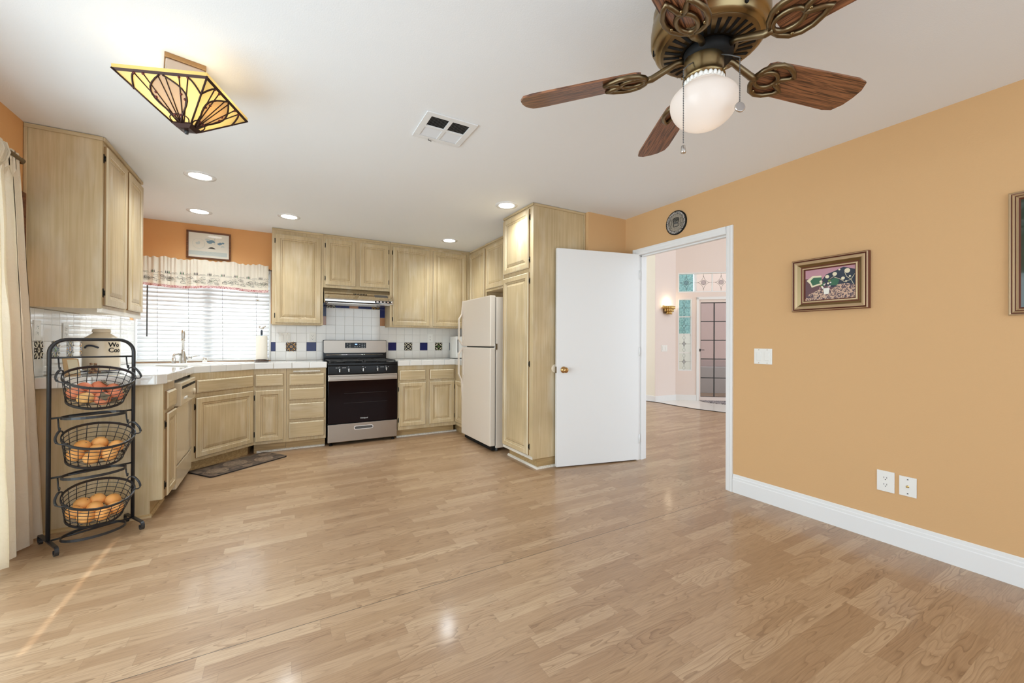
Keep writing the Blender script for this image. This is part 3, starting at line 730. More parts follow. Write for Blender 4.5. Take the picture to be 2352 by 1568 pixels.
# dishwasher
t = thing('dishwasher', 'bisque built-in dishwasher with dial panel under the peninsula counter', 'dishwasher', (-.95, 4.17, 0))
MB().box(-1.25, 3.875, .10, -.69, 4.475, .86, 'gasket').build('tub', t)
fr = F((-.69, 3.876, 0), (0, 1, 0), UP, (1, 0, 0))
mb = MB(); mb.obox(fr.at(0, .235, 0), .598, .43, .030, 'bisque', .006); mb.build('door', t)
mb = MB(); mb.obox(fr.at(0, .055, 0), .598, .165, .028, 'bisque', .006); mb.build('lower_panel', t)
cp = MB(); cp.obox(fr.at(0, .672, 0), .598, .178, .055, 'bisque', .008); cpo = cp.build('control_panel', t)
mb = MB(); mb.obox(fr.at(.03, .80, .0545), .26, .020, .002, 'slot').obox(fr.at(.31, .80, .0545), .26, .020, .002, 'slot'); mb.build('vent_slot', cpo)
mb = MB()
for k in range(4): mb.obox(fr.at(.10 + k * .028, .715, .054), .020, .016, .008, 'plastic', .002)
mb.build('button', cpo)
mb = MB(); mb.lathe([(.026, 0), (.024, .014), (.006, .016)], 'bisque', 20, F(fr.p(.50, .735, .054), fr.u, fr.v, fr.n)); mb.build('dial', cpo)
# diagonal sink base
A = Vector((-.675, 4.485, 0)); B = Vector((-.225, FYB, 0)); du = (B - A).normalized(); dl = (B - A).length
t = thing('base_cabinet', 'diagonal corner base cabinet under the sink with one wide door', 'base cabinet', (-.7, 4.9, 0))
mb = MB(); mb.prism([(-.675, 4.485), (-.225, FYB), (-.225, 5.54), (-1.29, 5.54), (-1.29, 4.485)], .10, .745, 'wv'); bk_ = Vector((-du.y, du.x, 0)) * .018; mb.prism([tuple(A.xy), tuple(B.xy), tuple((B + bk_).xy), tuple((A + bk_).xy)], .745, CTB, 'wv'); mb.build('carcass', t)
ki = Vector((-du.y, du.x, 0)) * .075
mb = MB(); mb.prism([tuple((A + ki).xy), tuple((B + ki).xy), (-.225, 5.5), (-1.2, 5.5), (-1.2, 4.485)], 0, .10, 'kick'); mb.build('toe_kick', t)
fr = F(A, du, UP, (du.y, -du.x, 0))
cdrawer(fr.at(.045, .700), dl - .06, .118, t, 'false_drawer_front'); cdoor(fr.at(.045, .128), dl - .062, .53, t, 'L')
# narrow base
t = thing('base_cabinet', 'slim base cabinet with one drawer over one door right of the diagonal sink cabinet', 'base cabinet', (-.08, 5.2, 0))
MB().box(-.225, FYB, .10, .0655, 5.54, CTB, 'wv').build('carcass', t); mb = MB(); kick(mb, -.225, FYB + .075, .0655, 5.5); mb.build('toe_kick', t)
fr = F((-.225, FYB, 0), (1, 0, 0), UP, (0, -1, 0))
cdrawer(fr.at(.012, .695), .253, .130, t); cdoor(fr.at(.012, .128), .253, .530, t, 'L')
# drawer base
t = thing('base_cabinet', 'base cabinet with four stacked drawers and a pull-out board left of the range', 'base cabinet', (.257, 5.2, 0))
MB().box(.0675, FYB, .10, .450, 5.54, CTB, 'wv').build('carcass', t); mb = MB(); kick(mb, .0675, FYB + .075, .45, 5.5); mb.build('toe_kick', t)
fr = F((.0675, FYB, 0), (1, 0, 0), UP, (0, -1, 0))
for (z0, z1) in ((.693, .818), (.540, .667), (.331, .507), (.133, .307)): cdrawer(fr.at(.024, z0), .342, z1 - z0, t)
MB().obox(fr.at(.062, .836, 0), .262, .016, .022, 'wworn', .004).build('cutting_board', t)
# right base
t = thing('base_cabinet', 'base cabinet with two drawers over two doors right of the range', 'base cabinet', (1.61, 5.2, 0))
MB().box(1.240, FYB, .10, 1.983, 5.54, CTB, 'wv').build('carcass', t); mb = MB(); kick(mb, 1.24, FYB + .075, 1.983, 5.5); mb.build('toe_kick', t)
fr = F((1.240, FYB, 0), (1, 0, 0), UP, (0, -1, 0))
for (a, s_) in ((.014, 'L'), (.391, 'R')):
    cdrawer(fr.at(a, .698), .328, .126, t); cdoor(fr.at(a, .142), .328, .528, t, s_)
t = thing('base_cabinet', 'corner base cabinet mostly hidden behind the refrigerator', 'base cabinet', (2.3, 5.1, 0))
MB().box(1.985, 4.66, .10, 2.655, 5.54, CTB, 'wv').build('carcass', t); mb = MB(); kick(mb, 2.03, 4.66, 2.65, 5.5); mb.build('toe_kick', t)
cdoor(F((1.985, 4.92, 0), (0, -1, 0), UP, (-1, 0, 0)).at(.01, .142), .24, .528, t)
# shoe mouldings along the back run
mb = MB(); mb.fprism(F((-.20, FYB + .075, 0), (0, -1, 0), UP, (1, 0, 0)), q, 0, .645, 'wworn')
tag(mb.build('shoe_moulding'), 'thin shoe moulding under the drawers left of the range', 'moulding', kind='structure')
mb = MB(); mb.fprism(F((1.242, FYB + .075, 0), (0, -1, 0), UP, (1, 0, 0)), q, 0, .78, 'wworn')
tag(mb.build('shoe_moulding'), 'thin shoe moulding under the cabinet right of the range', 'moulding', kind='structure')


# countertops
def counter(name, poly, edges, label, hole=None):
    t = thing(name, label, 'countertop', (sum(p[0] for p in poly) / len(poly), sum(p[1] for p in poly) / len(poly), CTB))
    bm = bmesh.new()
    loops = [poly] + ([hole] if hole else [])
    ed = []
    for lp in loops:
        vs = [bm.verts.new((x, y, CTZ)) for x, y in lp]
        ed += [bm.edges.new((vs[i], vs[(i + 1) % len(vs)])) for i in range(len(vs))]
    bmesh.ops.triangle_fill(bm, edges=ed, use_beauty=True); bm.verts.index_update()
    m = MB(); m.add([v.co for v in bm.verts], [[v.index for v in f.verts] for f in bm.faces], 'tile'); bm.free()
    for lp in loops:
        n = len(lp)
        m.add([(x, y, CTB) for x, y in lp] + [(x, y, CTZ) for x, y in lp], [(i, (i + 1) % n, n + (i + 1) % n, n + i) for i in range(n)], 'grout')
    m.build('top', t)
    m = MB()
    for (a, b) in edges:
        a = Vector((a[0], a[1], 0)); b = Vector((b[0], b[1], 0)); L = (b - a).length; u = (b - a).normalized(); nn = Vector((u.y, -u.x, 0))
        k = max(1, round(L / .152)); s = L / k
        for i in range(k): m.obox(F(a + u * (i * s + .001), u, UP, nn).at(0, CTB + .0008, -.035), s - .002, CTZ + .004 - CTB - .0008, .041, 'tile', .006)
    m.build('edge_tile', t)
    return t


cm = A * .5 + B * .5; inw = Vector((-du.y, du.x, 0))
sc = cm + inw * .27
def sk(a, b): v = sc + du * a + inw * b; return (v.x, v.y)
hole = [sk(-.27, -.18), sk(.27, -.18), sk(.27, .18), sk(-.27, .18)]
LP = [(-1.295, 3.456), (-.70, 3.456), (-.661, 3.53), (-.661, 4.517), (-.221, 4.915), (.457, 4.915), (.457, 5.545), (-1.295, 5.545)]
counter('countertop', LP, [(LP[0], LP[1]), (LP[1], LP[2]), (LP[2], LP[3]), (LP[3], LP[4]), (LP[4], LP[5])], 'white tiled countertop wrapping from the peninsula past the sink to the range', hole)
RP = [(1.237, 4.915), (1.965, 4.915), (1.965, 4.64), (2.655, 4.64), (2.655, 5.545), (1.237, 5.545)]
counter('countertop', RP, [(RP[0], RP[1])], 'short white tiled countertop between range and refrigerator')
# sink
t = thing('sink', 'white drop-in kitchen sink in the diagonal counter corner', 'sink', (sc.x, sc.y, CTZ))
sf = F((sc.x, sc.y, CTZ), du, inw, UP)
m = MB(); m.panel(sf.at(-.285, -.195), .57, .39, [(0, .001), (0, .008), (.006, .012), (.024, .012), (.032, .006), (.040, -.05), (.06, -.17), (.09, -.175)], 'plastic'); m.build('basin', t)
# faucet
fl = cm + inw * .53
t = thing('faucet', 'tall brushed nickel pull-out faucet in front of the blinds', 'faucet', (fl.x, fl.y, CTZ))
f0 = F((fl.x, fl.y, CTZ), du, inw, UP)
m = MB(); m.lathe([(.034, .0), (.034, .006), (.030, .012), (.029, .05), (.022, .10), (.015, .125), (.013, .135)], 'nickel', 24, f0); m.build('base', t)
m = MB(); m.lathe([(.012, .13), (.012, .225), (.018, .230), (.019, .238), (.013, .243), (.016, .26), (.017, .30), (.014, .325), (.006, .336)], 'nickel', 20, f0); m.build('spout', t)
m = MB(); m.tube([f0.p(.028, 0, .055), f0.p(.05, 0, .06), f0.p(.075, 0, .065)], .018, 'nickel', 12); m.tube([f0.p(.075, 0, .066), f0.p(.12, 0, .075), f0.p(.165, .0, .078)], [.009, .007, .005], 'nickel', 10); m.build('handle', t)
sl_ = fl + du * -.085
t = thing('soap_dispenser', 'small curved nickel soap dispenser left of the faucet', 'soap dispenser', (sl_.x, sl_.y, CTZ))
f1 = F((sl_.x, sl_.y, CTZ), du, inw, UP)
m = MB(); m.lathe([(.020, 0), (.018, .006), (.015, .02), (.015, .06)], 'nickel', 16, f1); m.build('base', t)
m = MB(); m.tube([f1.p(0, 0, .055), f1.p(0, 0, .085), f1.p(.012, 0, .098), f1.p(.035, -.0, .10), f1.p(.055, -.0, .094)], .012, 'nickel', 12); m.build('nozzle', t)
ag = fl + du * .215
t = MB().lathe([(.020, 0), (.020, .045), (.017, .056), (.008, .060)], 'chrome', 18, F((ag.x, ag.y, CTZ), du, inw, UP)).build('air_gap', base=(ag.x, ag.y, CTZ))
tag(t, 'short chrome air gap cap right of the faucet', 'air gap')


# ---------- upper cabinets
def upper(name, label, fr, W_, z0, depth, doors, z1=H - .002, crown=True, sidemat='wv'):
    base = fr.p(W_ / 2, z0, -depth / 2)
    t = thing(name, label, 'wall cabinet', tuple(base))
    m = MB(); m.obox(fr.at(0, z0, -depth), W_, z1 - z0, depth, sidemat); m.build('carcass', t)
    if crown:
        m = MB(); m.obox(fr.at(0, z1 - .022, 0), W_, .022, .012, vert_or(fr), .003); m.build('crown_strip', t)
    for (a, b, c, d, s_) in doors: cdoor(fr.at(a, c), b - a, d - c, t, s_)
    return t


fu = F((0, 5.272, 0), (1, 0, 0), UP, (0, -1, 0)); UZ = 1.356
upper('wall_cabinet', 'tall single door wall cabinet between the window and the range hood', fu.at(-.077, 0), .522, UZ, .275, [(.035, .498, 1.378, 2.373, 'L')])
upper('wall_cabinet', 'short double door wall cabinet above the range hood', fu.at(.447, 0), .772, 1.805, .275, [(.024, .359, 1.838, 2.381, 'L'), (.411, .752, 1.841, 2.383, 'R')])
upper('wall_cabinet', 'tall double door wall cabinet right of the range hood', fu.at(1.221, 0), 1.105, UZ, .275, [(.036, .518, 1.377, 2.383, 'L'), (.566, 1.052, 1.377, 2.385, None)])
fs = F((2.330, 5.270, 0), (0, -1, 0), UP, (-1, 0, 0))
upper('wall_cabinet', 'corner wall cabinet with one door above the back of the refrigerator', fs.at(.0, 0), .535, UZ, .328, [(.012, .490, 1.378, 2.385, None)])
fs2 = F((2.318, 4.733, 0), (0, -1, 0), UP, (-1, 0, 0))
upper('wall_cabinet', 'short wall cabinet bridging over the refrigerator', fs2, 1.058, 1.815, .338, [(.020, .505, 1.842, 2.385, None), (.535, 1.03, 1.842, 2.385, None)])
fl_ = F((-.965, 3.475, 0), (0, 1, 0), UP, (1, 0, 0))
t = upper('wall_cabinet', 'left wall cabinet with two glossy doors and a plain wide side panel facing the room', fl_, .822, 1.362, .333, [(.026, .415, 1.385, 2.385, 'L'), (.470, .800, 1.385, 2.385, None)])
m = MB(); m.obox(fl_.at(.0, 1.338, -.0), .822, .026, .004, 'wworn', .002); m.obox(fl_.at(.0, 1.338, -.02), .822, .026, .02, 'wworn'); m.build('light_rail', t)
m = MB(); m.box(-1.298, 3.463, H - .026, -.96, 3.475, H - .003, 'wx', .003); m.box(-1.298, 3.463, 1.50, -1.283, 3.475, H - .026, 'wv', .003); m.build('scribe_moulding', t)
# pantry
t = thing('pantry_cabinet', 'tall pantry cabinet with a small upper door and long lower door', 'pantry', (2.3, 3.39, 0))
MB().box(2.0, 3.112, .10, 2.655, 3.668, H - .002, 'wv').build('carcass', t)
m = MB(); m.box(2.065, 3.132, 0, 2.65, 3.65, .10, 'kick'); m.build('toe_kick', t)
m = MB(); m.fprism(F((2.065, 3.668, 0), (-1, 0, 0), UP, (0, -1, 0)), q, 0, .55, 'wworn'); m.fprism(F((2.05, 3.132, 0), (0, -1, 0), UP, (1, 0, 0)), q, 0, .55, 'wworn'); m.build('shoe_moulding', t)
m = MB(); m.box(1.99, 3.10, H - .024, 2.60, 3.112, H - .003, 'wx', .003); m.box(1.988, 3.10, H - .024, 2.0, 3.668, H - .003, 'wy', .003); m.box(2.583, 3.102, .10, 2.600, 3.112, H - .024, 'wv', .003); m.build('scribe_moulding', t)
fp = F((2.0, 3.668, 0), (0, -1, 0), UP, (-1, 0, 0))
o = cdoor(fp.at(.010, 1.848), .485, .545, t, 'R'); o = cdoor(fp.at(.010, .128), .485, 1.680, t, 'R', n=3)
m = MB(); m.obox(fp.at(0, .095, 0), .556, .026, .003, 'wworn'); m.build('bottom_rail', t)
m = MB(); m.lathe([(.040, 0), (.040, .004), (.036, .007), (.004, .008)], 'ceramic', 28, F((2.246, 3.112, .920), (1, 0, 0), UP, (0, -1, 0)))
tag(m.build('door_bumper'), 'round ivory bumper disc on the pantry side behind the door edge', 'door bumper')

# ---------- backsplash
mb = MB(); TP = .10850


def tile(fr, a, b, mat='tile', w_=TP, h_=TP):
    g = .0008
    mb.panel(fr.at(a + g, b + g), w_ - 2 * g, h_ - 2 * g, [(0, .001), (0, .006), (.0012, .0072)], mat)
    if mat == 'deco': deco(fr, a + w_ / 2, b + h_ / 2, w_)


def petal(fr, ca, cb, ang, r0, r1, wd, mat):
    c, s = math.cos(ang), math.sin(ang); pts = []
    for i in range(9):
        q = i / 8; pts.append((r0 + (r1 - r0) * q, wd * math.sin(PI * q)))
    for i in range(8, -1, -1):
        q = i / 8; pts.append((r0 + (r1 - r0) * q, -wd * math.sin(PI * q)))
    mb.fprism(fr, [(ca + c * x - s * y, cb + s * x + c * y) for x, y in pts], .0068, .0078, mat)


DK = [0]


def deco(fr, ca, cb, w_):
    DK[0] += 1; c1, c2 = (('ivory', 'ochre'), ('ochre', 'ochre'), ('ivory', 'ivory'), ('ivory', 'green'))[DK[0] % 4]
    s = w_ / .1085
    for k in range(8): petal(fr, ca, cb, k * PI / 4, .004 * s, .020 * s, .0035 * s, c2)
    for k in range(4):
        a = PI / 4 + k * PI / 2; petal(fr, ca, cb, a, .024 * s, .068 * s, .005 * s, c1)
        for sg in (1, -1):
            pts = [(ca + math.cos(a) * .056 * s + .024 * s * math.cos(a + PI + sg * q), cb + math.sin(a) * .056 * s + .024 * s * math.sin(a + PI + sg * q)) for q in [i * .22 for i in range(9)]]
            mb.tube([fr.p(x, y, .0075) for x, y in pts], .0030 * s, c1, 5)
        petal(fr, ca, cb, k * PI / 2, .034 * s, .050 * s, .005 * s, c2)


fb = F((0, YB, 0), (1, 0, 0), UP, (0, -1, 0)); Z0 = CTZ + .002
X0 = .5040
for k in range(-6, 20):
    a = X0 + k * TP
    for r in range(4):
        x0 = max(a, WX1 + .014); x1 = min(a + TP, 2.655)
        if x1 - x0 < .01: continue
        m_ = 'tile'
        if r == 1:
            kk = k % 4
            m_ = {-6: 'blue', -4: 'deco', -2: 'blue', 7: 'blue', 9: 'deco', 11: 'blue', 13: 'deco', 15: 'blue'}.get(k, 'tile')
        tile(fb, x0, Z0 + r * TP, m_, x1 - x0)
for k in range(6):
    for r in (4, 5): tile(fb, X0 + k * TP, Z0 + r * TP)
xe = X0 + 6 * TP; zt = Z0 + 6 * TP
for (r, m_) in ((4, 'terra'), (5, 'blue'), (6, 'blue')):
    tile(fb, .4505, Z0 + r * TP, m_, X0 - .4505); tile(fb, xe, Z0 + r * TP, m_, 1.2185 - xe)
x = X0
for wd, m_ in ((1, 'deco'), (.5, 'blue'), (1, 'blue'), (1, 'terra'), (1, 'blue'), (.5, 'blue'), (1, 'deco')):
    tile(fb, x, zt, m_, wd * TP); x += wd * TP
x = .4505
for wd, m_ in ((.7, 'blue'), (1.1, 'blue'), (1.8, 'terra'), (1.1, 'blue'), (1.2, 'terra')):
    tile(fb, x, zt + TP, m_, wd * TP * 1.2); x += wd * TP * 1.2
mb.box(-.088, YB - .0035, CTZ, 2.655, YB - .0005, 1.356, 'grout').box(.449, YB - .0035, 1.356, 1.2195, YB - .0005, 1.80, 'grout')
tag(mb.build('tile_backsplash'), 'white tile backsplash with blue and patterned accents behind the range', 'backsplash', kind='structure')
mb = MB(); fbl = F((XL, 3.46, 0), (0, 1, 0), UP, (1, 0, 0)); yoff = 3.697 - 3.46
for k in range(-3, 18):
    a = yoff + k * TP
    for r in range(5):
        x0 = max(a, 0); x1 = min(a + TP, YB - 3.46 - .003)
        if r == 4:
            x0 = max(x0, 4.300 - 3.46); x1 = min(x1, 5.40 - 3.46)
        if x1 - x0 < .01: continue
        tile(fbl, x0, Z0 + r * TP, 'deco' if (r == 1 and k in (-1, 1, 3, 5, 7)) else 'tile', x1 - x0, (TP if r < 3 else (1.360 - Z0 - 3 * TP if a + 3.46 < 4.19 else TP)) if r < 4 else .05)
mb.box(XL + .0005, 3.46, CTZ, XL + .0035, YB - .001, 1.361, 'grout')
tag(mb.build('tile_backsplash'), 'glossy white tile backsplash on the left wall behind the canister', 'backsplash', kind='structure')

# ================================================================== APPLIANCES
# range
RX0, RX1 = .4655, 1.2315
t = thing('range', 'freestanding black and stainless gas range with five knobs', 'range', (.8485, 5.2, 0))
MB().box(RX0 + .003, 4.945, .05, RX1 - .003, 5.50, .905, 'black').build('body', t)
m = MB(); m.box(RX0, 4.915, .895, RX1, 5.45, .925, 'black', .006); m.build('cooktop', t)
fr = F((RX0, 4.945, 0), (1, 0, 0), UP, (0, -1, 0)); RW = RX1 - RX0
o = MB().obox(fr.at(.002, .795, 0), RW - .004, .10, .035, 'black', .008).build('control_panel', t)
for (x, z) in ((.586, .854), (.6817, .856), (.8362, .857), (.9959, .858), (1.0954, .860)):
    kf = F((x, 4.910, z - .012), (1, 0, 0), UP, (0, -1, 0)); m = MB()
    m.lathe([(.021, 0), (.021, .006), (.018, .012), (.017, .022), (.004, .024)], 'blackmatte', 20, kf); m.obox(kf.at(-.0045, -.019, .020), .009, .038, .010, 'nickel', .002)
    m.build('knob', t)
m = MB()
for (x0, x1) in ((.615, .655), (1.03, 1.072)): m.quad(F((x0, 4.9095, .868), (1, 0, 0), UP, (0, -1, 0)), 0, 0, x1 - x0, .003, 0, 'lettering')
for x in (.552, .572, .586, .68, .836, .862, .996, 1.095, 1.122): m.quad(F((x - .005, 4.9095, .876 if x not in (.552, .572, .862, 1.122) else .868), (1, 0, 0), UP, (0, -1, 0)), 0, 0, .010, .004, 0, 'lettering')
m.build('knob_marking', o)
d = MB().obox(fr.at(.003, .246, 0), RW - .006, .545, .032, 'ovenglass', .006).build('oven_door', t)
m = MB(); m.obox(fr.at(.003, .722, .012), RW - .006, .070, .024, 'steel', .004); m.build('door_trim', d)
m = MB(); m.obox(fr.at(.012, .738, .050), RW - .024, .038, .014, 'steel', .004)
for a in (.03, RW - .05): m.obox(fr.at(a, .748, .03), .02, .02, .022, 'steel')
m.build('oven_handle', d)
m = MB()
for z in (.58, .47): m.tube([fr.p(.17, z, .0325), fr.p(RW - .12, z, .0325)], .0007, 'gasket', 5)
m.build('oven_rack_line', d)
m = MB(); text_mesh(m, 'Whirlpool', F((.851, 4.9125, .283), (1, 0, 0), UP, (0, -1, 0)), .020, 'lettering', .0005, bold=.0003); m.build('logo', d)
d = MB().obox(fr.at(.003, .038, 0), RW - .006, .200, .034, 'steel', .005).build('storage_drawer', t)
m = MB(); hf = fr.at(.276, .162, .0345)
m.fprism(hf, rrect(.212, .044, .020), -.001, .002, 'chrome'); m.fprism(hf.at(.008, .007, 0), rrect(.196, .030, .014), .0015, .0026, 'gasket'); m.build('recessed_handle', d)
m = MB()
for x in (RX0 + .04, RX1 - .04):
    for y in (4.955, 5.44): m.lathe([(.018, 0), (.018, .012), (.012, .014), (.012, .052)], 'black', 12, F((x, y, 0), (1, 0, 0), (0, 1, 0), UP))
m.build('foot', t)
bgd = MB(); bgd.box(RX0 - .002, 5.455, .92, RX1 - .010, 5.525, 1.185, 'black', .008); bg_ = bgd.build('backguard', t)
bf = F((RX0, 5.455, 0), (1, 0, 0), UP, (0, -1, 0))
m = MB(); m.fprism(bf.at(.004, 1.025, 0), rrect(RW - .020, .154, .014), 0, .008, 'steel'); m.build('backguard_face', bg_)
m = MB(); m.obox(bf.at(.247, 1.085, .0075), .252, .066, .002, 'black', .001); dsp = m.build('display_panel', bg_)
m = MB(); m.quad(bf.at(.365, 1.125, .0098), 0, 0, .026, .014, 0, 'lcd'); m.build('clock', dsp)
m = MB()
for (a, b) in ((.27, .045), (.30, .045), (.30, .025), (.27, .006), (.30, .006), (.36, .010), (.385, .010), (.415, .04), (.415, .015), (.445, .045), (.473, .045), (.445, .025), (.473, .025), (.445, .006), (.473, .006)): m.quad(bf.at(a, 1.088 + b, .0098), 0, 0, .011, .005, 0, 'lettering')
m.build('button_mark', dsp)
m = MB(); m.tube([bf.p(.03, 1.0, .006), bf.p(RW - .06, 1.0, .006)], .004, 'nickel', 6); m.build('vent_strip', bg_)
for (gx0, gx1) in ((RX0 + .02, .842), (.856, RX1 - .02)):
    m = MB(); z = .952
    for y in (4.945, 5.18, 5.42): m.box(gx0, y - .006, z - .012, gx1, y + .006, z, 'blackmatte', .002)
    for x in (gx0 + .006, (gx0 + gx1) / 2, gx1 - .006): m.box(x - .006, 4.945, z - .012, x + .006, 5.42, z, 'blackmatte', .002)
    for x in (gx0 + .006, gx1 - .006):
        for y in (4.945, 5.42): m.box(x - .007, y - .007, .925, x + .007, y + .007, z - .01, 'blackmatte')
    m.build('grate', t)
for x in (.62, 1.07):
    for y in (5.06, 5.30): MB().lathe([(.045, .925), (.045, .934), (.03, .940), (.004, .941)], 'blackmatte', 18, F((x, y, 0), (1, 0, 0), (0, 1, 0), UP)).build('burner', t)
# hood
t = thing('range_hood', 'polished stainless under-cabinet range hood over the range', 'range hood', (.835, 5.3, 1.62))
HX0, HX1 = .452, 1.216
m = MB(); pr = [(0, 1.803), (.215, 1.803), (.270, 1.765), (.395, 1.690), (.425, 1.668), (.440, 1.650), (.438, 1.632), (.420, 1.622), (.40, 1.618), (0, 1.618)]
m.fprism(F((HX0, 5.525, 0), (0, -1, 0), UP, (1, 0, 0)), pr, 0, HX1 - HX0, 'chrome'); m.build('canopy', t)
m = MB(); m.box(HX0 + .03, 5.12, 1.612, HX1 - .03, 5.50, 1.619, 'nickel'); m.build('filter', t)
hfr = F((HX0, 5.100, 1.652), (1, 0, 0), (0, -.03, .04), (0, -.04, -.03))
m = MB(); m.obox(F((HX1 - .215, 5.0865, 1.634), (1, 0, 0), UP, (0, -1, 0)), .20, .026, .004, 'slot', .001); m.build('control_strip', t)
m = MB()
for k in range(4): m.obox(F((HX1 - .200 + k * .042, 5.0825, 1.639), (1, 0, 0), UP, (0, -1, 0)), .026, .016, .005, 'chrome', .002)
m.lathe([(.012, 0), (.012, .012), (.004, .014)], 'chrome', 14, F((HX1 - .018, 5.086, 1.647), (1, 0, 0), UP, (0, -1, 0))); m.build('switch', t)
m = MB()
sl = F((.70, 5.255, 1.765), (1, 0, 0), (0, -.125, -.075), (0, -.075, .125))
for k in range(9): m.obox(sl.at(.075 + k * .018, .035, .0), .010, .035, .0015, 'slot')
m.obox(sl.at(.315, .045, 0), .16, .06, .0012, 'gasket'); m.build('vent_slot', t)
m = MB(); m.lathe([(.022, 0), (.022, -.018), (.016, -.026), (.003, -.028)], 'glassgrey', 16, F((1.06, 5.18, 1.614), (1, 0, 0), (0, 1, 0), UP)); m.build('hood_lamp', t)
# fridge
t = thing('refrigerator', 'worn bisque top-freezer refrigerator between pantry and corner cabinets', 'refrigerator', (2.28, 4.225, 0))
FX, FY0, FY1 = 1.932, 3.842, 4.615
m = MB(); m.box(FX + .075, FY0, .035, 2.63, FY1, 1.650, 'fridge', .008); m.build('body', t)
MB().box(FX + .066, FY0 + .012, .06, FX + .076, FY1 - .012, 1.64, 'gasket').build('door_gasket', t)
fr = F((FX + .066, FY1, 0), (0, -1, 0), UP, (-1, 0, 0)); FW = FY1 - FY0
fz = MB().obox(fr.at(0, 1.118, 0), FW, .545, .066, 'fridge', .012).build('freezer_door', t)
fd_ = MB().obox(fr.at(0, .060, 0), FW, 1.046, .066, 'fridge', .012).build('fridge_door', t)


def grip(zs, par):
    m = MB(); pts = [fr.p(.028, zs[0], .060), fr.p(.024, zs[1], .075), fr.p(.022, zs[2], .112), fr.p(.022, zs[3], .112), fr.p(.026, zs[4], .070)]
    m.strap(pts, fr.u, .030, .012, 'fridge'); m.build('door_handle', par)
    m = MB(); m.obox(fr.at(.018, min(zs[3], zs[2]) - .01, .066), .055, abs(zs[3] - zs[2]) + .02, .006, 'fridge', .003); m.build('grip_plate', par)


grip((1.66, 1.50, 1.44, 1.20, 1.135), fz); grip((.46, .70, .78, 1.02, 1.085), fd_)
m = MB(); m.box(FX + .055, FY0 - .006, 1.085, FX + .085, FY0 + .02, 1.150, 'nickel', .003); m.build('centre_hinge', t)
m = MB(); m.box(FX + .035, FY0 + .02, .012, FX + .075, FY1 - .03, .058, 'slot'); m.build('toe_grille', t)
m = MB()
for y in (FY0 + .04, FY1 - .04): m.lathe([(.016, 0), (.016, .036)], 'gasket', 10, F((FX + .10, y, 0), (1, 0, 0), (0, 1, 0), UP))
for y in (FY0 + .04, FY1 - .04): m.lathe([(.016, 0), (.016, .036)], 'gasket', 10, F((2.58, y, 0), (1, 0, 0), (0, 1, 0), UP))
m.build('foot', t)
# white appliance beyond fridge
t = thing('countertop_appliance', 'boxy white countertop appliance peeking out behind the refrigerator', 'appliance', (2.28, 5.37, CTZ + .005))
MB().box(2.118, 5.26, CTZ + .004, 2.44, 5.50, 1.245, 'plastic', .012).build('housing', t)
m = MB(); m.box(2.142, 5.256, 1.02, 2.150, 5.262, 1.20, 'slot'); m.build('slit', t)

# ================================================================== WINDOW DRESSING
t = thing('window_blinds', 'white horizontal slat blinds in the window over the sink', 'blinds', (-.69, YB, .95))
m = MB(); bx0, bx1 = WX0 + .008, WX1 - .006; nz_ = 23; pz_ = .0440; sw2 = .0255; tl = math.radians(58)
for k in range(nz_):
    zc = .985 + k * pz_; rows = []
    for j in range(5):
        q_ = -1 + j * .5; bow = .004 * (1 - q_ * q_)
        dy = sw2 * q_ * math.cos(tl) - bow * math.sin(tl); dz = sw2 * q_ * math.sin(tl) + bow * math.cos(tl)
        rows.append((YB + .035 + dy, zc + dz))
    vs = [(bx0, y, z) for y, z in rows] + [(bx1, y, z) for y, z in rows]
    vs += [(bx0, y + .0022, z + .001) for y, z in rows] + [(bx1, y + .0022, z + .001) for y, z in rows]
    fs = [(j, j + 1, 6 + j, 5 + j) for j in range(4)] + [(10 + j, 15 + j, 16 + j, 11 + j) for j in range(4)] + [(0, 5, 15, 10), (4, 14, 19, 9)]
    m.add(vs, fs, 'slat', True)
m.build('slats', t, recalc=True)
MB().box(bx0, YB + .008, 1.955, bx1, YB + .062, 2.005, 'white', .004).build('headrail', t)
MB().box(bx0, YB + .012, .948, bx1, YB + .056, .962, 'plastic', .003).build('bottom_rail', t)
MB().tube([(-1.19, YB - .012, 1.96), (-1.192, YB - .014, 1.21)], .006, 'gasket', 8).build('tilt_wand', t)
for x in (-1.12, -.86, -.56, -.24):
    m = MB(); m.tube([(x, YB + .006, 1.96), (x + .012, YB + .004, .955)], .0014, 'gasket', 5); m.build('ladder_cord', t)
m = MB(); m.tube([(-.222, YB - .002, 1.76), (-.222, YB - .004, 1.655)], .0012, 'gasket', 5)
for x in (-.226, -.214): m.lathe([(.002, 1.655), (.007, 1.64), (.006, 1.625)], 'nickel', 8, F((x, YB - .006, 0), (1, 0, 0), (0, 1, 0), UP))
m.build('pull_cord', t)
# valance
VX0, VX1 = -1.288, -.112
t = thing('window_valance', 'ruffled cream valance with a kitchen print and red gingham hem', 'valance', (-.7, 5.47, 1.73))


def vs_(x, z, off=0.0):
    q_ = (x - VX0) / (VX1 - VX0); d = (2.0 - z) / .27
    gath = 1.0 if q_ < .45 else .45
    wv = math.sin(x * 62 + 1.2 * math.sin(x * 17)) * .013 * gath + math.sin(x * 21 + 1.0) * .010
    ru = math.sin(x * 170 + 2 * math.sin(x * 31)) * .0055 * (1 - min(1, max(0, d)) * .8) * (1.4 if q_ < .45 else .7)
    zz = z + (.006 * math.sin(x * 95 + 2 * math.sin(x * 21)) + .006 * math.sin(x * 23)) * (1 if z > 2.0 else .0) + .010 * math.sin(x * 9 + .5) * (1 if z < 1.76 else 0.3)
    return Vector((x, 5.462 + wv * (.35 + .65 * min(1, max(0, d))) + ru - off, zz))


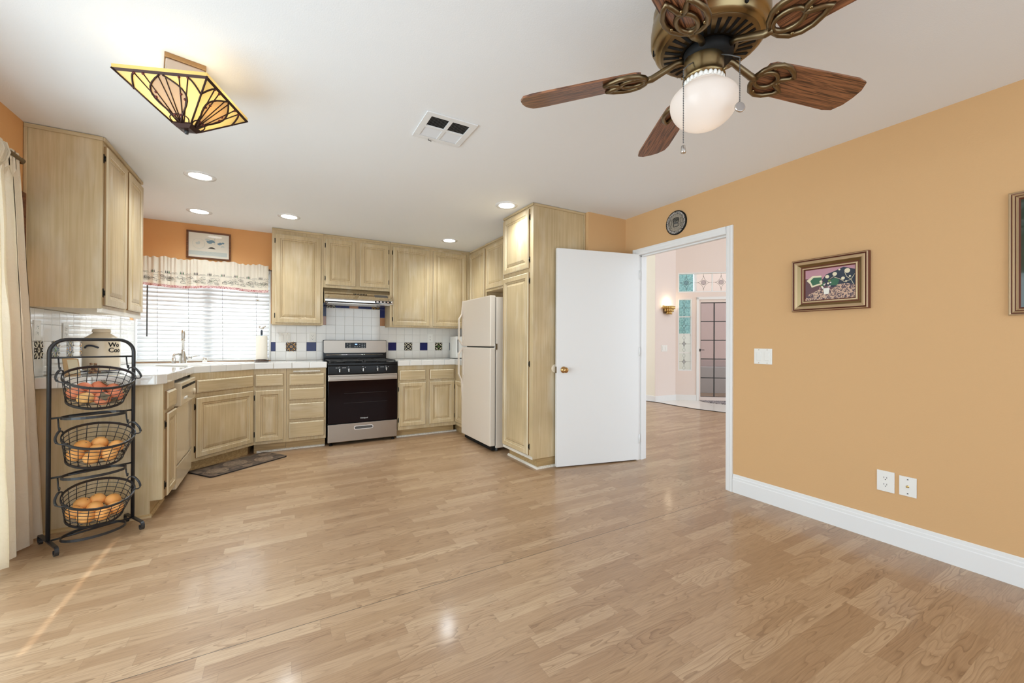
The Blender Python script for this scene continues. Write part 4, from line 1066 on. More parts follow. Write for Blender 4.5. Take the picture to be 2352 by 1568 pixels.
nx = 220
def sheet(m, zs, mat):
    vs = [vs_(VX0 + (VX1 - VX0) * i / nx, z) for z in zs for i in range(nx + 1)]
    m.add(vs, [(j * (nx + 1) + i, j * (nx + 1) + i + 1, (j + 1) * (nx + 1) + i + 1, (j + 1) * (nx + 1) + i) for j in range(len(zs) - 1) for i in range(nx)], mat, True)


m = MB(); sheet(m, [2.035, 2.015, 1.998, 1.985, 1.972, 1.93, 1.88, 1.83, 1.78, 1.757], 'valance'); m.build('cloth', t, recalc=True)
m = MB(); sheet(m, [1.757, 1.744, 1.730], 'gridred'); m.build('gingham_hem', t)
m = MB(); r2 = random.Random(3)
def vq(x, z, w_, h_, mat): m.add([vs_(x, z, .0022), vs_(x + w_, z, .0022), vs_(x + w_, z + h_, .0022), vs_(x, z + h_, .0022)], [(0, 1, 2, 3)], mat)
x = VX0 + .02
while x < VX1 - .05:
    for k in range(3):
        vq(x + k * .013, 1.872, .007, .018, 'inkgreen' if (r2.random() < .35) else 'ink'); vq(x + k * .013 + .0022, 1.890, .0026, .010, 'ink')
    m.tube([vs_(x + .05 + q_ * .012, 1.876 + .006 * abs(math.sin(q_ * 1.6)), .003) for q_ in range(5)], .0011, 'ink', 4)
    m.tube([vs_(x - .01 + q_ * .014, 1.868, .003) for q_ in range(9)], .0008, 'ink', 4)
    for k in range(11):
        ca, cb, rr = x + r2.uniform(0, .10), r2.uniform(1.785, 1.845), r2.uniform(.006, .014)
        m.tube([vs_(ca + rr * 1.6 * math.cos(a), cb + rr * math.sin(a), .003) for a in [i * .55 for i in range(r2.randint(6, 11))]], .0010, 'ink', 4)
        m.tube([vs_(ca + i * .006, cb - rr, .003) for i in range(5)], .0010, 'inkgreen' if r2.random() < .3 else 'ink', 4)
    x += .118
m.build('printed_motif', t)
m = MB().tube([(VX0 - .004, 5.492, 1.985), (VX1 + .03, 5.492, 1.985), (VX1 + .033, 5.51, 1.985), (VX1 + .033, YB, 1.985)], .006, 'brassdk', 8); m.build('curtain_rod', t)


def framed(fr, w_, h_, prof, fmat, name, parent, special=None):
    m = MB(); m.panel(fr, w_, h_, prof, fmat, cap=False, special=special); return m.build(name, parent)


# print above window
t = thing('framed_print', 'small brown framed pale blue print leaning on the wall above the window valance', 'picture', (-.676, YB - .02, 2.062))
fr = F((-.873, YB - .004, 2.062), (1, 0, 0), UP, (0, -1, 0))
framed(fr, .394, .300, [(0, 0), (0, .018), (.006, .020), (.016, .014), (.018, .006)], 'brownframe', 'frame', t)
m = MB(); m.quad(fr, .015, .015, .379, .285, .005, 'paper')
pf = fr.at(0, 0, .0055)
for (cx_, cy_, rx, ry, mat) in ((.215, .19, .050, .026, 'inkblue'), (.295, .185, .040, .030, 'inkblue'), (.100, .175, .028, .022, 'inkpale'), (.32, .155, .022, .010, 'inkpale'), (.19, .215, .03, .012, 'inkpale')):
    for k in range(7):
        a = rnd.uniform(0, 6.28); rr = rnd.uniform(0, .8); s_ = rnd.uniform(.25, .5)
        m.fprism(pf, [(cx_ + rx * rr * math.cos(a) + rx * s_ * math.cos(b), cy_ + ry * rr * math.sin(a) + ry * s_ * math.sin(b)) for b in [i * PI / 4 for i in range(8)]], -.0002, .0002 + k * .00004, mat)
m.fprism(pf, [(.185, .118), (.255, .118), (.240, .132), (.222, .138), (.205, .134)], 0, .0008, 'ink')
m.tube([pf.p(.247, .17, .0006), pf.p(.247, .24, .0006)], .0012, 'inkblue', 4)
m.quad(pf, .02, .04, .36, .085, .0002, 'inkpale')
m.tube([pf.p(.05 + .055 * (1 + math.cos(a)) , .165 + .055 * math.sin(a), .0005) for a in [i * PI / 10 for i in range(21)]], .0012, 'inkpale', 4)
for a in (.13, .17, .21): m.tube([pf.p(a, .075, .0006), pf.p(a + .02, .060, .0006), pf.p(a + .04, .075, .0006)], .0012, 'inkpale', 4)
m.build('print', t)
MB().quad(fr, .015, .015, .379, .285, .0085, 'glass').build('glazing', t)

# left curtain
t = thing('curtain', 'long crinkled ivory curtain panel gathered on a rod beside the patio door', 'curtain', (-1.2, 3.0, 0))
m = MB(); nu, nzv = 180, 46; vs = []
r3 = random.Random(5)
for j in range(nzv + 1):
    z = .015 + (2.150 - .015) * j / nzv; q_ = j / nzv
    yr = 3.455 + (3.165 - 3.455) * (q_ ** 1.15); yl = 2.86 + .04 * q_
    for i in range(nu + 1):
        s_ = i / nu; ph = s_ * 2 * PI * 4.3
        am = .060 * (1 - .55 * q_) * (0.75 + .25 * math.sin(s_ * 9))
        x = -1.225 + am * math.sin(ph + .5 * math.sin(ph * .5)) + .003 * math.sin(z * 9 + s_ * 20)
        if q_ > .955: x = -1.20 + .016 * math.sin(ph * 3.2) + (.012 if abs(q_ - .975) < .012 else 0)
        y = yl + (yr - yl) * s_ + .012 * math.sin(ph * 2) + .0015 * math.sin(z * 14 + ph)
        vs.append((min(x, -1.10 if s_ < .45 else -1.202), y, z + .004 * math.sin(ph) * (1 if j == 0 else 0)))
m.add(vs, [(j * (nu + 1) + i, j * (nu + 1) + i + 1, (j + 1) * (nu + 1) + i + 1, (j + 1) * (nu + 1) + i) for j in range(nzv) for i in range(nu)], 'curtain', True)
m.build('cloth', t)
m = MB().tube([(-1.20, 2.2, 2.124), (-1.20, 3.20, 2.124), (-1.21, 3.222, 2.124), (-1.298, 3.222, 2.124)], .011, 'brassdk', 10); m.box(-1.30, 3.205, 2.10, -1.285, 3.240, 2.15, 'brassdk', .003); m.build('curtain_rod', t)
# framed picture on left wall behind the curtain
t = thing('framed_print', 'narrow brown framed picture half hidden between curtain and left wall cabinet', 'picture', (XL + .01, 3.32, 1.70))
fr = F((XL + .002, 3.19, 1.70), (0, 1, 0), UP, (1, 0, 0))
framed(fr, .262, .315, [(0, 0), (0, .018), (.006, .020), (.020, .014), (.022, .006)], 'brownframe', 'frame', t)
m = MB(); m.quad(fr, .018, .018, .244, .297, .006, 'paper'); m.fprism(fr.at(0, 0, .0065), rrect(.03, .05, .01), 0, .0005, 'ink'); m.build('print', t)

# ================================================================== COUNTER THINGS
t = thing('paper_towel_holder', 'dark carved paper towel holder topped by a small metal bird', 'paper towel holder', (-.175, 5.42, CTZ + .001))
pf = F((-.175, 5.42, CTZ + .001), (1, 0, 0), (0, 1, 0), UP)
m = MB(); m.lathe([(.066, 0), (.068, .008), (.060, .014), (.050, .018), (.03, .022)], 'darkwood', 28, pf)
for k in range(10): m.ball((.060 * math.cos(k * .628), .060 * math.sin(k * .628), .008), .010, .010, .008, 'darkwood', 8, 6, pf)
m.build('base', t)
m = MB(); m.lathe([(.007, .02), (.007, .335)], 'inkblue', 12, pf); m.lathe([(.010, .300), (.011, .335), (.007, .355)], 'navy', 12, pf); m.build('post', t)
m = MB(); m.ball((0, 0, .378), .026, .014, .016, 'nickel', 14, 8, pf); m.ball((-.022, 0, .392), .010, .009, .010, 'nickel', 10, 8, pf); m.tube([pf.p(.018, 0, .382), pf.p(.034, 0, .396), pf.p(.030, 0, .408)], [.010, .007, .003], 'nickel', 8); m.build('bird_finial', t)
m = MB(); m.lathe([(.020, .0), (.054, .0), (.056, .006), (.056, .258), (.053, .264), (.020, .264), (.020, .0)], 'paperroll', 36, F((-.175, 5.42, CTZ + .025), (1, 0, 0), (0, 1, 0), UP), cap0=False, cap1=False)
tag(m.build('paper_towel_roll', base=(-.175, 5.42, CTZ + .025)), 'white paper towel roll on the dark bird holder', 'paper towel')
# canister
CX, CY = -1.10, 3.97
t = thing('cookie_jar', 'large cream ceramic jar with black lettering and a dark strap handle', 'jar', (CX, CY, CTZ + .016))
cf = F((CX, CY, CTZ + .016), (1, 0, 0), (0, 1, 0), UP)
m = MB(); m.lathe([(.085, 0), (.096, .006), (.098, .03), (.098, .205), (.095, .222), (.060, .252), (.046, .262), (.044, .270)], 'ceramic', 48, cf); m.build('body', t)
m = MB(); m.lathe([(.048, .268), (.050, .272), (.048, .286), (.044, .292), (.010, .293)], 'ceramic', 40, cf); m.build('lid', t)
camang = math.atan2(-CY, -CX)  # side facing the room
def cyl(a0, z0, off=.0015): return lambda x, y, z: cf.p((.098 + off + z) * math.cos(a0 + x / .098), (.098 + off + z) * math.sin(a0 + x / .098), z0 + y)
m = MB(); a0 = camang - .55
m.tube([cf.p((.099 + .014 * math.sin(PI * q_)) * math.cos(a0 + (q_ - .5) * .80), (.099 + .014 * math.sin(PI * q_)) * math.sin(a0 + (q_ - .5) * .80), .160 + .016 * math.sin(PI * q_)) for q_ in [i / 12 for i in range(13)]], .0062, 'navy', 8); m.build('strap_handle', t)
m = MB(); text_mesh(m, 'Wo', None, .046, 'slot', .0004, 'LEFT', .0008, cyl(camang + .34, .166)); text_mesh(m, 'Coo', None, .046, 'slot', .0004, 'LEFT', .0008, cyl(camang + .34, .128)); m.build('lettering', t)
m = MB(); m.lathe([(.06, 0), (.105, .004), (.118, .012), (.116, .0145), (.06, .010), (.01, .0095)], 'plastic', 40, F((CX, CY, CTZ + .0015), (1, 0, 0), (0, 1, 0), UP))
m.lathe([(.109, .0095), (.1172, .0150), (.1185, .0146), (.1180, .0112)], 'blue', 40, F((CX, CY, CTZ + .0015), (1, 0, 0), (0, 1, 0), UP), cap0=False, cap1=False)
tag(m.build('plate', base=(CX, CY, CTZ + .0015)), 'white plate with a blue rim under the cream jar', 'plate')
t = thing('recipe_box', 'small pale wooden slanted box standing in front of the cream jar', 'box', (-1.165, 3.70, CTZ + .001))
bf = F((-1.19, 3.68, CTZ + .001), (.93, .36, 0), (-.36, .93, 0), UP)
m = MB(); m.add([bf.p(0, 0, 0), bf.p(.07, 0, 0), bf.p(.07, .06, 0), bf.p(0, .06, 0), bf.p(-.012, .012, .115), bf.p(.058, .012, .105), bf.p(.062, .05, .105), bf.p(-.012, .05, .115)], [(0, 3, 2, 1), (4, 5, 6, 7), (0, 1, 5, 4), (1, 2, 6, 5), (2, 3, 7, 6), (3, 0, 4, 7)], 'boxwood'); m.build('case', t)
m = MB(); m.add([bf.p(.020, -.001, .01), bf.p(.066, -.001, .01), bf.p(.054, .010, .10), bf.p(.008, .010, .10)], [(0, 1, 2, 3)], 'creamp'); m.build('face_label', t)
m = MB(); r4 = random.Random(9)
for k in range(26):
    a, b, c = r4.uniform(-.022, .022), r4.uniform(-.018, .018), r4.uniform(.004, .075)
    m.ball((a * (1 - c * 3), b, c), .009, .009, .008, 'dried', 8, 6, F((-1.075, 3.745, CTZ + .003), (1, 0, 0), (0, 1, 0), UP))
tag(m.build('dried_bouquet', base=(-1.075, 3.745, CTZ + .001)), 'tiny bunch of brown dried flowers beside the wooden box', 'dried flowers')


def plate_fr(fr, w_, h_, name, label, cat, kind, group=None):
    t = thing(name, label, cat, tuple(fr.p(w_ / 2, 0, 0)), group)
    m = MB(); m.obox(fr, w_, h_, .006, 'plastic', .002)
    m.build('cover_plate', t)
    if kind == 'switch2':
        for a in (.27, .73):
            m = MB(); m.obox(fr.at(w_ * a - .017, h_ * .5 - .033, .005), .034, .066, .003, 'plastic', .001)
            m.obox(fr.at(w_ * a - .014, h_ * .5 - .030, .006), .028, .060, .005, 'plastic', .002); m.build('rocker', t)
            m = MB()
            for b in (.5 - .048 / h_, .5 + .048 / h_): m.lathe([(.003, .006), (.0025, .0072)], 'ltbronze', 8, fr.at(w_ * a, h_ * b, 0))
            m.build('screw', t)
    if kind == 'outlet':
        for b in (.5 + .0195 / h_, .5 - .0195 / h_):
            m = MB(); m.fprism(fr.at(w_ * .5 - .017, h_ * b - .014, .0055), rrect(.034, .028, .008), 0, .002, 'plastic')
            for a in (-.0075, .0055): m.obox(fr.at(w_ * .5 + a, h_ * b - .002, .0074), .002, .009, .0006, 'slot')
            m.lathe([(.0028, .0074), (.002, .0080)], 'slot', 8, fr.at(w_ * .5, h_ * b - .0085, 0)); m.build('receptacle', t)
    if kind == 'jack':
        m = MB(); m.lathe([(.007, .005), (.007, .008), (.0048, .008), (.0048, .016), (.001, .016)], 'brassbr', 12, fr.at(w_ * .5, h_ * .5, 0)); m.build('coax_jack', t)
        m = MB()
        for b in (.14, .86): m.lathe([(.0036, .006), (.003, .0074)], 'gasket', 8, fr.at(w_ * .5, h_ * b, 0))
        m.build('screw', t)
    return t


fbk = F((0, YB - .0075, 0), (1, 0, 0), UP, (0, -1, 0))
plate_fr(fbk.at(-.007, 1.152), .126, .118, 'light_switch', 'white double rocker switch on the tile under the wall cabinet left of the range', 'switch', 'switch2')
plate_fr(fbk.at(.316, 1.157), .074, .120, 'wall_outlet', 'white outlet on the tile just left of the range', 'outlet', 'outlet')
plate_fr(fbk.at(1.803, 1.157), .078, .120, 'wall_outlet', 'white outlet on the tile between range and refrigerator', 'outlet', 'outlet')
fwl = F((XL + .0075, 0, 0), (0, 1, 0), UP, (1, 0, 0))
plate_fr(fwl.at(3.955, 1.164), .078, .118, 'wall_outlet', 'white outlet on the left wall tile behind the cream jar', 'outlet', 'outlet')
plate_fr(fwl.at(3.575, 1.164), .074, .122, 'wall_outlet', 'white outlet on the left wall tile beside the curtain edge', 'outlet', 'outlet')
frw = F((XR - .0005, 0, 0), (0, -1, 0), UP, (-1, 0, 0))
plate_fr(frw.at(-1.744, 1.010), .128, .114, 'light_switch', 'white double rocker switch on the orange wall right of the doorway', 'switch', 'switch2')
plate_fr(frw.at(-1.022, .297), .080, .120, 'wall_outlet', 'white duplex outlet low on the orange right wall', 'outlet', 'outlet')
plate_fr(frw.at(-.922, .300), .074, .110, 'cable_plate', 'white cable jack plate beside the low outlet on the right wall', 'cable plate', 'jack')
plate_fr(F((6.617, FY - .0005, .998), (1, 0, 0), UP, (0, -1, 0)), .178, .125, 'light_switch', 'pale double switch on the blush hall wall under the sconce', 'switch', 'switch2')
plate_fr(F((6.4565, 5.92, .33), (0, -1, 0), UP, (-1, 0, 0)), .074, .12, 'wall_outlet', 'small outlet low on the cream hall wall', 'outlet', 'outlet')

# ================================================================== RIGHT WALL PICTURES
t = thing('framed_painting', 'wide champagne framed painting with a pot of flowers on the right wall', 'picture', (XR - .02, 1.27, 1.375))
fr = F((XR, 1.474, 1.378), (0, -1, 0), UP, (-1, 0, 0)); w_, h_ = .420, .348
framed(fr, w_, h_, [(0, 0), (0, .030), (.003, .033)], 'giltdk', 'outer_edge', t)
framed(fr, w_, h_, [(.003, .033), (.008, .036), (.013, .030), (.016, .034), (.022, .036), (.034, .031), (.050, .018), (.056, .015), (.060, .019), (.066, .019), (.070, .012)], 'gold', 'frame', t, {1: 'giltdk', 2: 'giltdk', 5: 'brass', 6: 'giltdk', 9: 'giltdk'})
framed(fr, w_, h_, [(.069, .013), (.071, .0135), (.074, .008)], 'giltdk', 'inner_lip', t)
cv = fr.at(.072, .072, .0085); cw, ch = w_ - .144, h_ - .144
m = MB(); m.quad(cv, 0, 0, cw, ch, 0, 'plum')
m.fprism(cv, [(0, ch), (cw, ch), (cw, ch * .86), (cw * .66, ch * .90), (cw * .36, ch * .66), (0, ch * .72)], 0, .0004, 'pink')
m.fprism(cv, [(cw * .36, ch * .64), (cw * .44, ch * .80), (cw * .62, ch * .88), (cw * .78, ch * .97), (cw, ch * .86), (cw, ch * .30), (cw * .55, ch * .38), (cw * .40, ch * .45)], 0, .0006, 'navy')
m.fprism(cv, [(cw * .03, ch * .66), (cw * .16, ch * .80), (cw * .34, ch * .78), (cw * .36, ch * .50), (cw * .14, ch * .42), (cw * .10, ch * .55)], 0, .0006, 'creamp')
m.fprism(cv, [(cw * .11, ch * .64), (cw * .18, ch * .74), (cw * .35, ch * .72), (cw * .34, ch * .54), (cw * .16, ch * .48)], 0, .0008, 'leaf')
m.fprism(cv, [(cw * .52, ch * .44), (cw * .54, ch * .62), (cw * .62, ch * .66), (cw * .70, ch * .58), (cw * .66, ch * .42)], 0, .0008, 'leaf')
m.fprism(cv, [(0, 0), (cw, 0), (cw, ch * .40), (cw * .82, ch * .46), (cw * .66, ch * .44), (cw * .55, ch * .30), (cw * .30, ch * .34), (cw * .08, ch * .20), (0, ch * .04)], 0, .0009, 'peach')
m.fprism(cv, [(cw * .38, ch * .36), (cw * .51, ch * .36), (cw * .49, ch * .17), (cw * .40, ch * .17)], 0, .0012, 'paper')
for k in range(16):
    a, b = cw * rnd.uniform(.30, .56), ch * rnd.uniform(.38, .62); rr = cw * rnd.uniform(.015, .03)
    m.fprism(cv, [(a + rr * math.cos(c), b + rr * math.sin(c)) for c in [i * PI / 4 for i in range(8)]], 0, .0013 + k * .00002, ('paper', 'leaf', 'creamp', 'pink', 'green')[k % 5])
for (a, b, r_) in ((.46, .72, .040), (.61, .78, .045), (.85, .84, .055), (.77, .62, .035), (.90, .66, .02), (.70, .90, .02), (.83, .52, .02)):
    m.fprism(cv, [(cw * (a + r_ * math.cos(c)), ch * b + cw * r_ * math.sin(c)) for c in [i * PI / 6 for i in range(12)]], 0, .0012, 'creamp')
m.tube([cv.p(cw * a, ch * b, .001) for a, b in ((.52, .64), (.58, .70), (.72, .60), (.80, .50), (.92, .56), (.99, .72))], .0018, 'creamp', 4)
m.tube([cv.p(cw * a, ch * b, .001) for a, b in ((.80, .80), (.84, .66), (.92, .56), (.97, .40))], .0018, 'creamp', 4)
m.build('canvas', t)
t = thing('framed_picture', 'tall dark green glazed picture in a ribbed gilt frame at the right edge', 'picture', (XR - .02, .18, 1.302))
fr = F((XR, .518, 1.302), (0, -1, 0), UP, (-1, 0, 0))
for (i0, nm, mat, pr) in ((0, 'outer_edge', 'gold', [(0, 0), (0, .016), (.004, .018), (.008, .015)]), (1, 'rib', 'giltdk', [(.008, .015), (.011, .014), (.012, .018)]), (2, 'frame', 'gold', [(.012, .018), (.016, .021), (.020, .017)]), (3, 'rib', 'giltdk', [(.020, .017), (.023, .015), (.024, .018)]), (4, 'frame', 'gold', [(.024, .018), (.028, .020), (.032, .015)]), (5, 'inner_lip', 'giltdk', [(.032, .015), (.038, .008)])):
    framed(fr, .68, .594, pr, mat, nm, t)
MB().quad(fr, .037, .037, .643, .557, .008, 'mirrorgreen').build('glazing', t)
# woven wall plate
t = thing('wall_plate', 'round black rimmed woven plate with a drum motif above the doorway', 'wall plate', (XR - .01, 2.437, 2.14))
fr = F((XR - .001, 2.437, 2.243), (0, -1, 0), UP, (-1, 0, 0)); RP_ = .108
m = MB(); m.lathe([(RP_, 0), (RP_, .010), (RP_ - .008, .014), (RP_ - .010, .012)], 'slot', 40, fr, cap1=False); m.build('rim', t)
m = MB(); m.lathe([(RP_ - .009, .0125), (RP_ - .028, .010)], 'weaverim', 40, fr, cap0=False, cap1=False); m.build('speckled_band', t)
m = MB(); m.lathe([(RP_ - .028, .010), (RP_ - .031, .0095)], 'slot', 40, fr, cap0=False, cap1=False); m.lathe([(RP_ - .031, .0095), (.0, .008)], 'weave', 40, fr, cap0=False, cap1=False)
df = fr.at(0, 0, .0098)
m.tube([df.p(.032 * math.cos(a), .030 + .014 * math.sin(a), 0) for a in [2 * PI * i / 20 for i in range(20)]], .003, 'slot', 5, True)
m.fprism(df, [(.026 * math.cos(a), .030 + .009 * math.sin(a)) for a in [2 * PI * i / 16 for i in range(16)]], 0, .0006, 'ink')
m.tube([df.p(*p_, 0) for p_ in ((-.032, .028), (-.022, .0), (-.024, -.034), (.024, -.034), (.022, 0), (.032, .028))], .0026, 'slot', 5)
m.fprism(df, [(-.018, .008), (.018, .008), (.017, -.012), (-.017, -.012)], 0, .0007, 'gasket')
for s_ in (-1, 1):
    m.tube([df.p(s_ * .055 + .011 * math.cos(a), .008 + .030 * math.sin(a), 0) for a in [2 * PI * i / 16 for i in range(16)]], .0016, 'ink', 5, True)
    m.tube([df.p(s_ * .055, -.030, 0), df.p(s_ * .050, -.042, 0)], .003, 'ink', 5)
m.build('woven_centre', t)

# ================================================================== CEILING THINGS
ZC = H - .0005
LG = [(-.536, 3.914, 'round recessed downlight nearest the left wall cabinet'), (-.686, 4.98, 'round recessed downlight over the sink window wall'), (.08, 4.72, 'round recessed downlight in front of the tall cabinet by the window'),
      (1.838, 4.80, 'round recessed downlight near the back right cabinet corner'), (1.824, 3.30, 'round recessed downlight beside the tall pantry')]
proto = None
for (x, y, lb) in LG:
    if proto is None:
        t = thing('downlight', lb, 'ceiling light', (x, y, ZC), 'recessed kitchen ceiling lights')
        fd2 = F((x, y, ZC), (1, 0, 0), (0, -1, 0), (0, 0, -1))
        MB().lathe([(.103, 0), (.102, .004), (.080, .007), (.072, .003)], 'mirrorcan', 40, fd2, cap0=False, cap1=False).build('trim_ring', t)
        MB().lathe([(.073, .0032), (.001, .0042)], 'can', 40, fd2, cap0=False).build('lens', t); proto = t
    else:
        t = copy_tree(proto); t.location = (x, y, ZC); t['label'] = lb
    l = bpy.data.lights.new('downlight_lamp', 'SPOT'); l.energy = 42; l.spot_size = math.radians(155); l.spot_blend = 1.0; l.shadow_soft_size = .07; l.color = (.86, .95, 1.0)
    o = bpy.data.objects.new('downlight_lamp', l); C.objects.link(o); o.location = (x, y, H - .02)
# vent
t = thing('ceiling_vent', 'square white ceiling air register with dark louvres', 'vent', (.853, 2.315, ZC))
fv = F((.70, 2.47, ZC), (1, 0, 0), (0, -1, 0), (0, 0, -1)); vw = .305
m = MB()
for (a, b, c, d) in ((0, 0, vw, .036), (0, vw - .036, vw, vw), (0, .036, .036, vw - .036), (vw - .036, .036, vw, vw - .036), (vw / 2 - .010, .036, vw / 2 + .010, vw - .036), (.036, vw / 2 - .008, vw / 2 - .01, vw / 2 + .008), (vw / 2 + .01, vw / 2 - .008, vw - .036, vw / 2 + .008)):
    m.obox(fv.at(a, b, .0), c - a, d - b, .008, 'mirrorcan', .0015)
m.build('frame', t)
MB().quad(fv, .03, .03, vw - .03, vw - .03, .0006, 'slot').build('backing', t)
for (a0, a1) in ((.036, vw / 2 - .010), (vw / 2 + .010, vw - .036)):
    for (b0, b1, s_) in ((.036, vw / 2 - .008, 1), (vw / 2 + .008, vw - .036, -1)):
        m = MB()
        for k in range(9):
            b = b0 + (b1 - b0) * (k + .5) / 9
            dy, dz = (.0052, .0050) if s_ < 0 else (.0026, .0052)
            p_ = [fv.p(a0, b - s_ * dy, .0012 + dz), fv.p(a1, b - s_ * dy, .0012 + dz), fv.p(a1, b + s_ * dy, .0012), fv.p(a0, b + s_ * dy, .0012)]
            m.add(p_, [(0, 1, 2, 3)], 'mirrorcan')
        m.build('louvre_bank', t)
m = MB(); m.tube([fv.p(.10, .014, .008), fv.p(.10, .014, .016), fv.p(.118, .014, .018)], .003, 'gasket', 6); m.build('damper_lever', t)
# stained glass ceiling lamp
LX, LY = -.372, 2.345; RZ, BZ, RH, BH = 2.275, 2.137, .176, .036; ang = math.radians(-20.85)
t = thing('ceiling_lamp', 'square stained glass ceiling lamp with amber panels', 'ceiling light', (LX, LY, H))
ux, uy = Vector((math.cos(ang), math.sin(ang), 0)), Vector((-math.sin(ang), math.cos(ang), 0)); LO = Vector((LX, LY, 0))
def lp(a, b, z): return LO + ux * a + uy * b + Vector((0, 0, z))
cors = [(-1, -1), (1, -1), (1, 1), (-1, 1)]
for k in range(4):
    (a0, b0), (a1, b1) = cors[k], cors[(k + 1) % 4]
    TL, TR = lp(a0 * RH, b0 * RH, RZ), lp(a1 * RH, b1 * RH, RZ); BL, BR = lp(a0 * BH, b0 * BH, BZ), lp(a1 * BH, b1 * BH, BZ)
    def g(s, h, off=0.0):
        p_ = (BL * (1 - s) + BR * s) * (1 - h) + (TL * (1 - s) + TR * s) * h
        nn = (TR - TL).cross(TL - BL).normalized()
        if nn.z > 0: nn = -nn
        return p_ + nn * off
    m = MB(); m.add([g(0, 0), g(1, 0), g(1, 1), g(0, 1)], [(0, 1, 2, 3)], 'amber')
    pts = [g(.5 + .30 * math.sin(PI * q_) * (1 if q_ <= 1 else 1), .02 + .93 * q_, .0008) for q_ in [i / 10 for i in range(11)]] + [g(.5 - .30 * math.sin(PI * q_), .02 + .93 * q_, .0008) for q_ in [1 - i / 10 for i in range(11)]]
    m.add(pts, [list(range(len(pts)))], 'honey'); m.build('glass_panel', t, recalc=False)
    m = MB()
    for s_ in (.20, .30, .46, .54, .70, .80): m.tube([g(.5 + (s_ - .5) * .5, 0, .002), g(s_, .93, .002)], .0024, 'came', 6)
    for sg in (1, -1):
        m.tube([g(.5 + sg * .30 * math.sin(PI * q_ * .98), .94 * q_, .003) for q_ in [i / 12 for i in range(13)]], .0036, 'came', 6)
        m.tube([g(.5 + sg * (.30 + .22 * q_ ** .8), .94 - .42 * q_ + .10 * q_ * q_, .003) for q_ in [i / 8 for i in range(9)]], .0036, 'came', 6)
    m.tube([g(.5 + .42 * math.cos(PI * q_), .17 * math.sin(PI * q_) + .02, .003) for q_ in [i / 10 for i in range(11)]], .0024, 'came', 6)
    m.tube([g(0, 0, .003), g(0, 1, .003)], .0036, 'came', 6)
    for sg in (0, 1):
        for q_ in (.66, .74, .82, .90):
            s0 = .0 if sg == 0 else 1.0; d_ = 1 if sg == 0 else -1
            m.add([g(s0, q_ - .05, .003), g(s0 + d_ * .07, q_ + .05, .003), g(s0 + d_ * .03, q_ - .01, .003)], [(0, 1, 2)], 'came')
    m.add([g(0, .94, .002), g(1, .94, .002), g(1, 1, .002), g(0, 1, .002)], [(0, 1, 2, 3)], 'came'); m.build('leading', t)
    m = MB()
    for (s_, h_) in ((.20, .93), (.30, .93), (.70, .93), (.80, .93), (.30, .60), (.70, .60), (.40, .17), (.60, .17), (.24, .50), (.76, .50)): m.ball(tuple(g(s_, h_, .003)), .0052, .0052, .0052, 'garnet', 8, 6)
    m.build('glass_bead', t)
    m = MB(); m.add([TL, TR, TR + Vector((0, 0, .014)), TL + Vector((0, 0, .014))], [(0, 1, 2, 3)], 'amber'); m.build('rim_strip', t, recalc=False)
m = MB(); sq = lambda h_, z: [lp(a * h_, b * h_, z) for a, b in cors]
def loft(m, rows, mat):
    vs = [p_ for r_ in rows for p_ in r_]; fs = [(4 * i + k, 4 * i + (k + 1) % 4, 4 * i + 4 + (k + 1) % 4, 4 * i + 4 + k) for i in range(len(rows) - 1) for k in range(4)]
    m.add(vs, fs + [(3, 2, 1, 0), tuple(4 * (len(rows) - 1) + k for k in range(4))], mat)
loft(m, [sq(.030, BZ + .004), sq(.040, BZ + .002), sq(.040, BZ - .004), sq(.026, BZ - .016), sq(.010, BZ - .018)], 'came'); m.build('bottom_cap', t)
m = MB(); m.lathe([(.008, BZ - .016), (.009, BZ - .024), (.007, BZ - .032), (.002, BZ - .034)], 'blackmatte', 12, F((LX, LY, 0), (1, 0, 0), (0, 1, 0), UP)); m.build('finial', t)
m = MB(); ca = math.radians(12); cu_, cv_ = Vector((math.cos(ca), math.sin(ca), 0)), Vector((-math.sin(ca), math.cos(ca), 0))
cc = Vector((LX, LY, 0)) ; cc2 = Vector((-.372, 2.322, 0)) + cv_ * .074
fc = F(cc2 - cu_ * .074 - cv_ * .074 + Vector((0, 0, H - .001)), cu_, -cv_ * -1, (0, 0, 1))
fc = F(cc2 - cu_ * .074 - cv_ * .074 + Vector((0, 0, H - .022)), cu_, cv_, UP)
m.obox(fc, .148, .148, .0215, 'ltbronze', .002); m.build('canopy', t)
m = MB(); m.obox(fc.at(.004, .004, -.052), .140, .140, .052, 'mauve', .006); m.build('canopy_plate', t)
m = MB()
for (a, b) in ((.03, .03), (.118, .03), (.03, .118), (.118, .118)): m.tube([fc.p(a, b, -.05), fc.p(a, b, -.115)], .005, 'ltbronze', 8)
m.tube([(LX, LY, H - .02), (LX, LY, BZ)], .005, 'ltbronze', 8); m.build('stem', t)
m = MB()
for s_ in (-1, 1): m.ball(tuple(lp(s_ * .06, 0, 2.235)), .022, .022, .028, 'can', 12, 8)
m.build('bulb', t)
for s_ in (-1, 1):
    l = bpy.data.lights.new('lamp_bulb_light', 'POINT'); l.energy = .55; l.shadow_soft_size = .03; l.color = (1, .86, .64)
    o = bpy.data.objects.new('lamp_bulb_light', l); C.objects.link(o); o.location = lp(s_ * .075, .0, 2.262)
